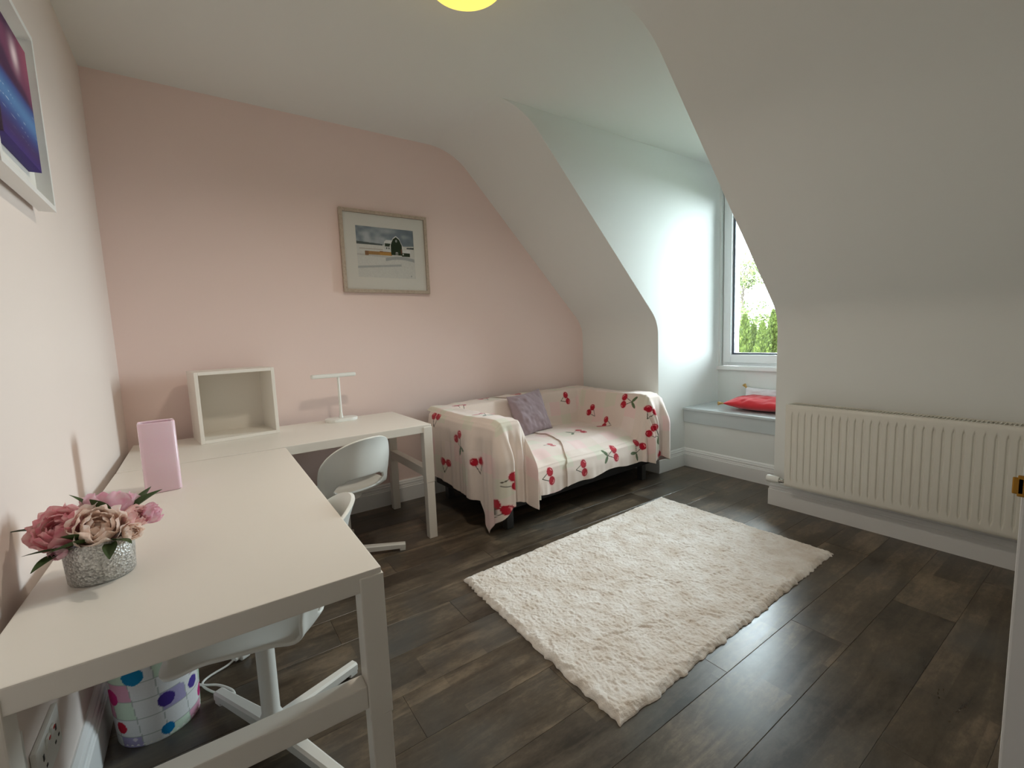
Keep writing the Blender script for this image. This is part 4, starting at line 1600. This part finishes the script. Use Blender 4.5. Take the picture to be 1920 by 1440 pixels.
M_redc = mat('red_cotton', rgb(206, 38, 48), .85, vary=.06, vscale=15, bump=.2, bscale=500, sheen=.3)
M_whitec = mat('white_cotton', rgb(232, 226, 230), .9, vary=.03, vscale=15, bump=.2, bscale=500)
M_tassel = mat('golden_brown_tassel', rgb(196, 160, 96), .85, vary=.3, vscale=60)
M_tan = mat('cream_tan_applique', rgb(234, 196, 150), .85, vary=.12, vscale=40)
def tassels(parent, w, h, corners, s=.038):
    for sx, sy in corners:
        m_ = MB()
        base = Vector((sx * w / 2 * .99, sy * h / 2 * .99, 0))
        d = Vector((sx, sy, 0)).normalized()
        for k in range(9):
            a = 2 * math.pi * k / 9
            side = Vector((-d.y, d.x, 0)) * math.cos(a) * .35 + Vector((0, 0, 1)) * math.sin(a) * .35
            m_.tube([base, base + d * s * .35 + side * s * .25, base + (d + side).normalized() * s], [.004, .0045, .003], 5)
        m_.lathe([(0, -.008), (.007, -.006), (.009, 0), (.007, .006), (0, .008)], 8, Matrix.Translation(base + d * .004))
        m_.build('tassel', M_tassel, parent, sm=60)
rc = empty('cushion', (3.40, 1.655, .530), math.radians(4))
tag(rc, 'red cushion with corner tassels lying on the window seat', 'cushion')
link('cover', cushion_mesh('cover', .34, .46, .10, 8, .007), M_redc, rc)
tassels(rc, .33, .45, ((-1, 1), (-1, -1), (1, 1), (1, -1)))
# a small pale appliqué shape sewn on top
ap = MB()
for (ax_, ay_, r1, r2) in ((-.02, .015, .030, .020), (.01, -.012, .026, .018), (-.045, -.02, .020, .014), (.0, -.05, .022, .013), (-.155, -.185, .020, .014)):
    zc = .046 if ax_ > -.1 else .012
    ap.lathe([(0, .006), (.6, .005), (1, 0), (.6, -.006), (0, -.007)], 14, Matrix.Translation((ax_, ay_, zc)) @ Matrix.Diagonal((r1, r2, 1, 1)))
ap.build('applique', M_tan, rc, sm=60)
wc = empty('cushion', (3.575, 1.70, .522), 0)
tag(wc, 'white cushion with tassels behind the red one by the window', 'cushion')
wc.rotation_euler = (0, math.radians(-66), 0)
link('cover', cushion_mesh('cover', .20, .40, .09, 5, .006), M_whitec, wc)
tassels(wc, .19, .39, ((1, 1), (1, -1)))

# ------------------------------------------------------------------ rug
def rug():
    nu, nv = 720, 460
    u = np.linspace(0, 1, nu)
    v = np.linspace(0, 1, nv)
    U, V = np.meshgrid(u, v)
    A, B, Cc, D = np.array((.868, .792)), np.array((2.398, .828)), np.array((2.404, 1.808)), np.array((.890, 1.742))
    XY = (A * ((1 - U) * (1 - V))[..., None] + B * (U * (1 - V))[..., None] + Cc * (U * V)[..., None] + D * ((1 - U) * V)[..., None])
    X, Y = XY[..., 0], XY[..., 1]
    eu = np.minimum(U, 1 - U) * 1.52
    ev = np.minimum(V, 1 - V) * .98
    e = np.minimum(eu, ev)
    n1 = vnoise(X * 9, Y * 9, 1)
    n2 = vnoise(X * 24 + n1 * 1.2, Y * 24 + n1, 2)
    n3 = vnoise(X * 55 + n2, Y * 55 + n1 * 2, 3)
    n4 = vnoise(X * 120, Y * 120, 4)
    ridge = 1 - np.abs(vnoise(X * 15 + n2 * .6, Y * 17 + n1 * .8, 7))
    tracks = sstep(.82, 1.0, ridge) * np.clip(vnoise(X * 4, Y * 4, 12) + .35, 0, 1)
    n5 = vnoise(X * 210 + n3, Y * 210, 6)
    n6 = vnoise(X * 85 + 2 * n2, Y * 40 + n3, 14)
    H = .019 + .0016 * n1 + .0017 * n2 + .0019 * n3 + .0016 * n4 + .0009 * n5 + .0014 * n6 - .0026 * tracks
    Z = .003 + (H - .003) * sstep(-.002, .026, e) ** .6
    Z = np.where(e <= 0, .0012, Z)
    # ragged edge
    j = .005 * vnoise(X * 70, Y * 70, 9) + .004 * vnoise(X * 22, Y * 22, 19)
    m = np.clip(1 - e / .03, 0, 1)
    XY = XY + m[..., None] * j[..., None] * np.stack([np.sign(.5 - U) * (eu <= ev), np.sign(.5 - V) * (ev < eu)], -1)
    P = np.stack([XY[..., 0], XY[..., 1], Z], -1)
    return grid_mesh('rug', P)
def rug_mat():
    m, nt, b = new_mat('cream_faux_fur')
    n, L = nt.nodes, nt.links
    geo = n.new('ShaderNodeNewGeometry')
    no = n.new('ShaderNodeTexNoise')
    no.inputs['Scale'].default_value = 9
    no.inputs['Detail'].default_value = 7
    no.inputs['Roughness'].default_value = .65
    L.new(geo.outputs['Position'], no.inputs['Vector'])
    ramp = n.new('ShaderNodeValToRGB')
    ramp.color_ramp.elements[0].position = .32
    ramp.color_ramp.elements[0].color = rgb(214, 200, 186) + (1,)
    ramp.color_ramp.elements[1].position = .62
    ramp.color_ramp.elements[1].color = rgb(238, 232, 226) + (1,)
    L.new(no.outputs['Fac'], ramp.inputs['Fac'])
    L.new(ramp.outputs['Color'], b.inputs['Base Color'])
    b.inputs['Roughness'].default_value = .95
    b.inputs['Sheen Weight'].default_value = .5
    b.inputs['Specular IOR Level'].default_value = .1
    n2 = n.new('ShaderNodeTexNoise')
    n2.inputs['Scale'].default_value = 260
    n2.inputs['Detail'].default_value = 3
    L.new(geo.outputs['Position'], n2.inputs['Vector'])
    bp = n.new('ShaderNodeBump')
    bp.inputs['Strength'].default_value = .55
    bp.inputs['Distance'].default_value = .003
    L.new(n2.outputs['Fac'], bp.inputs['Height'])
    L.new(bp.outputs['Normal'], b.inputs['Normal'])
    return m
tag(link('rug', rug(), rug_mat()), 'cream faux fur rug lying on the dark plank floor', 'rug')
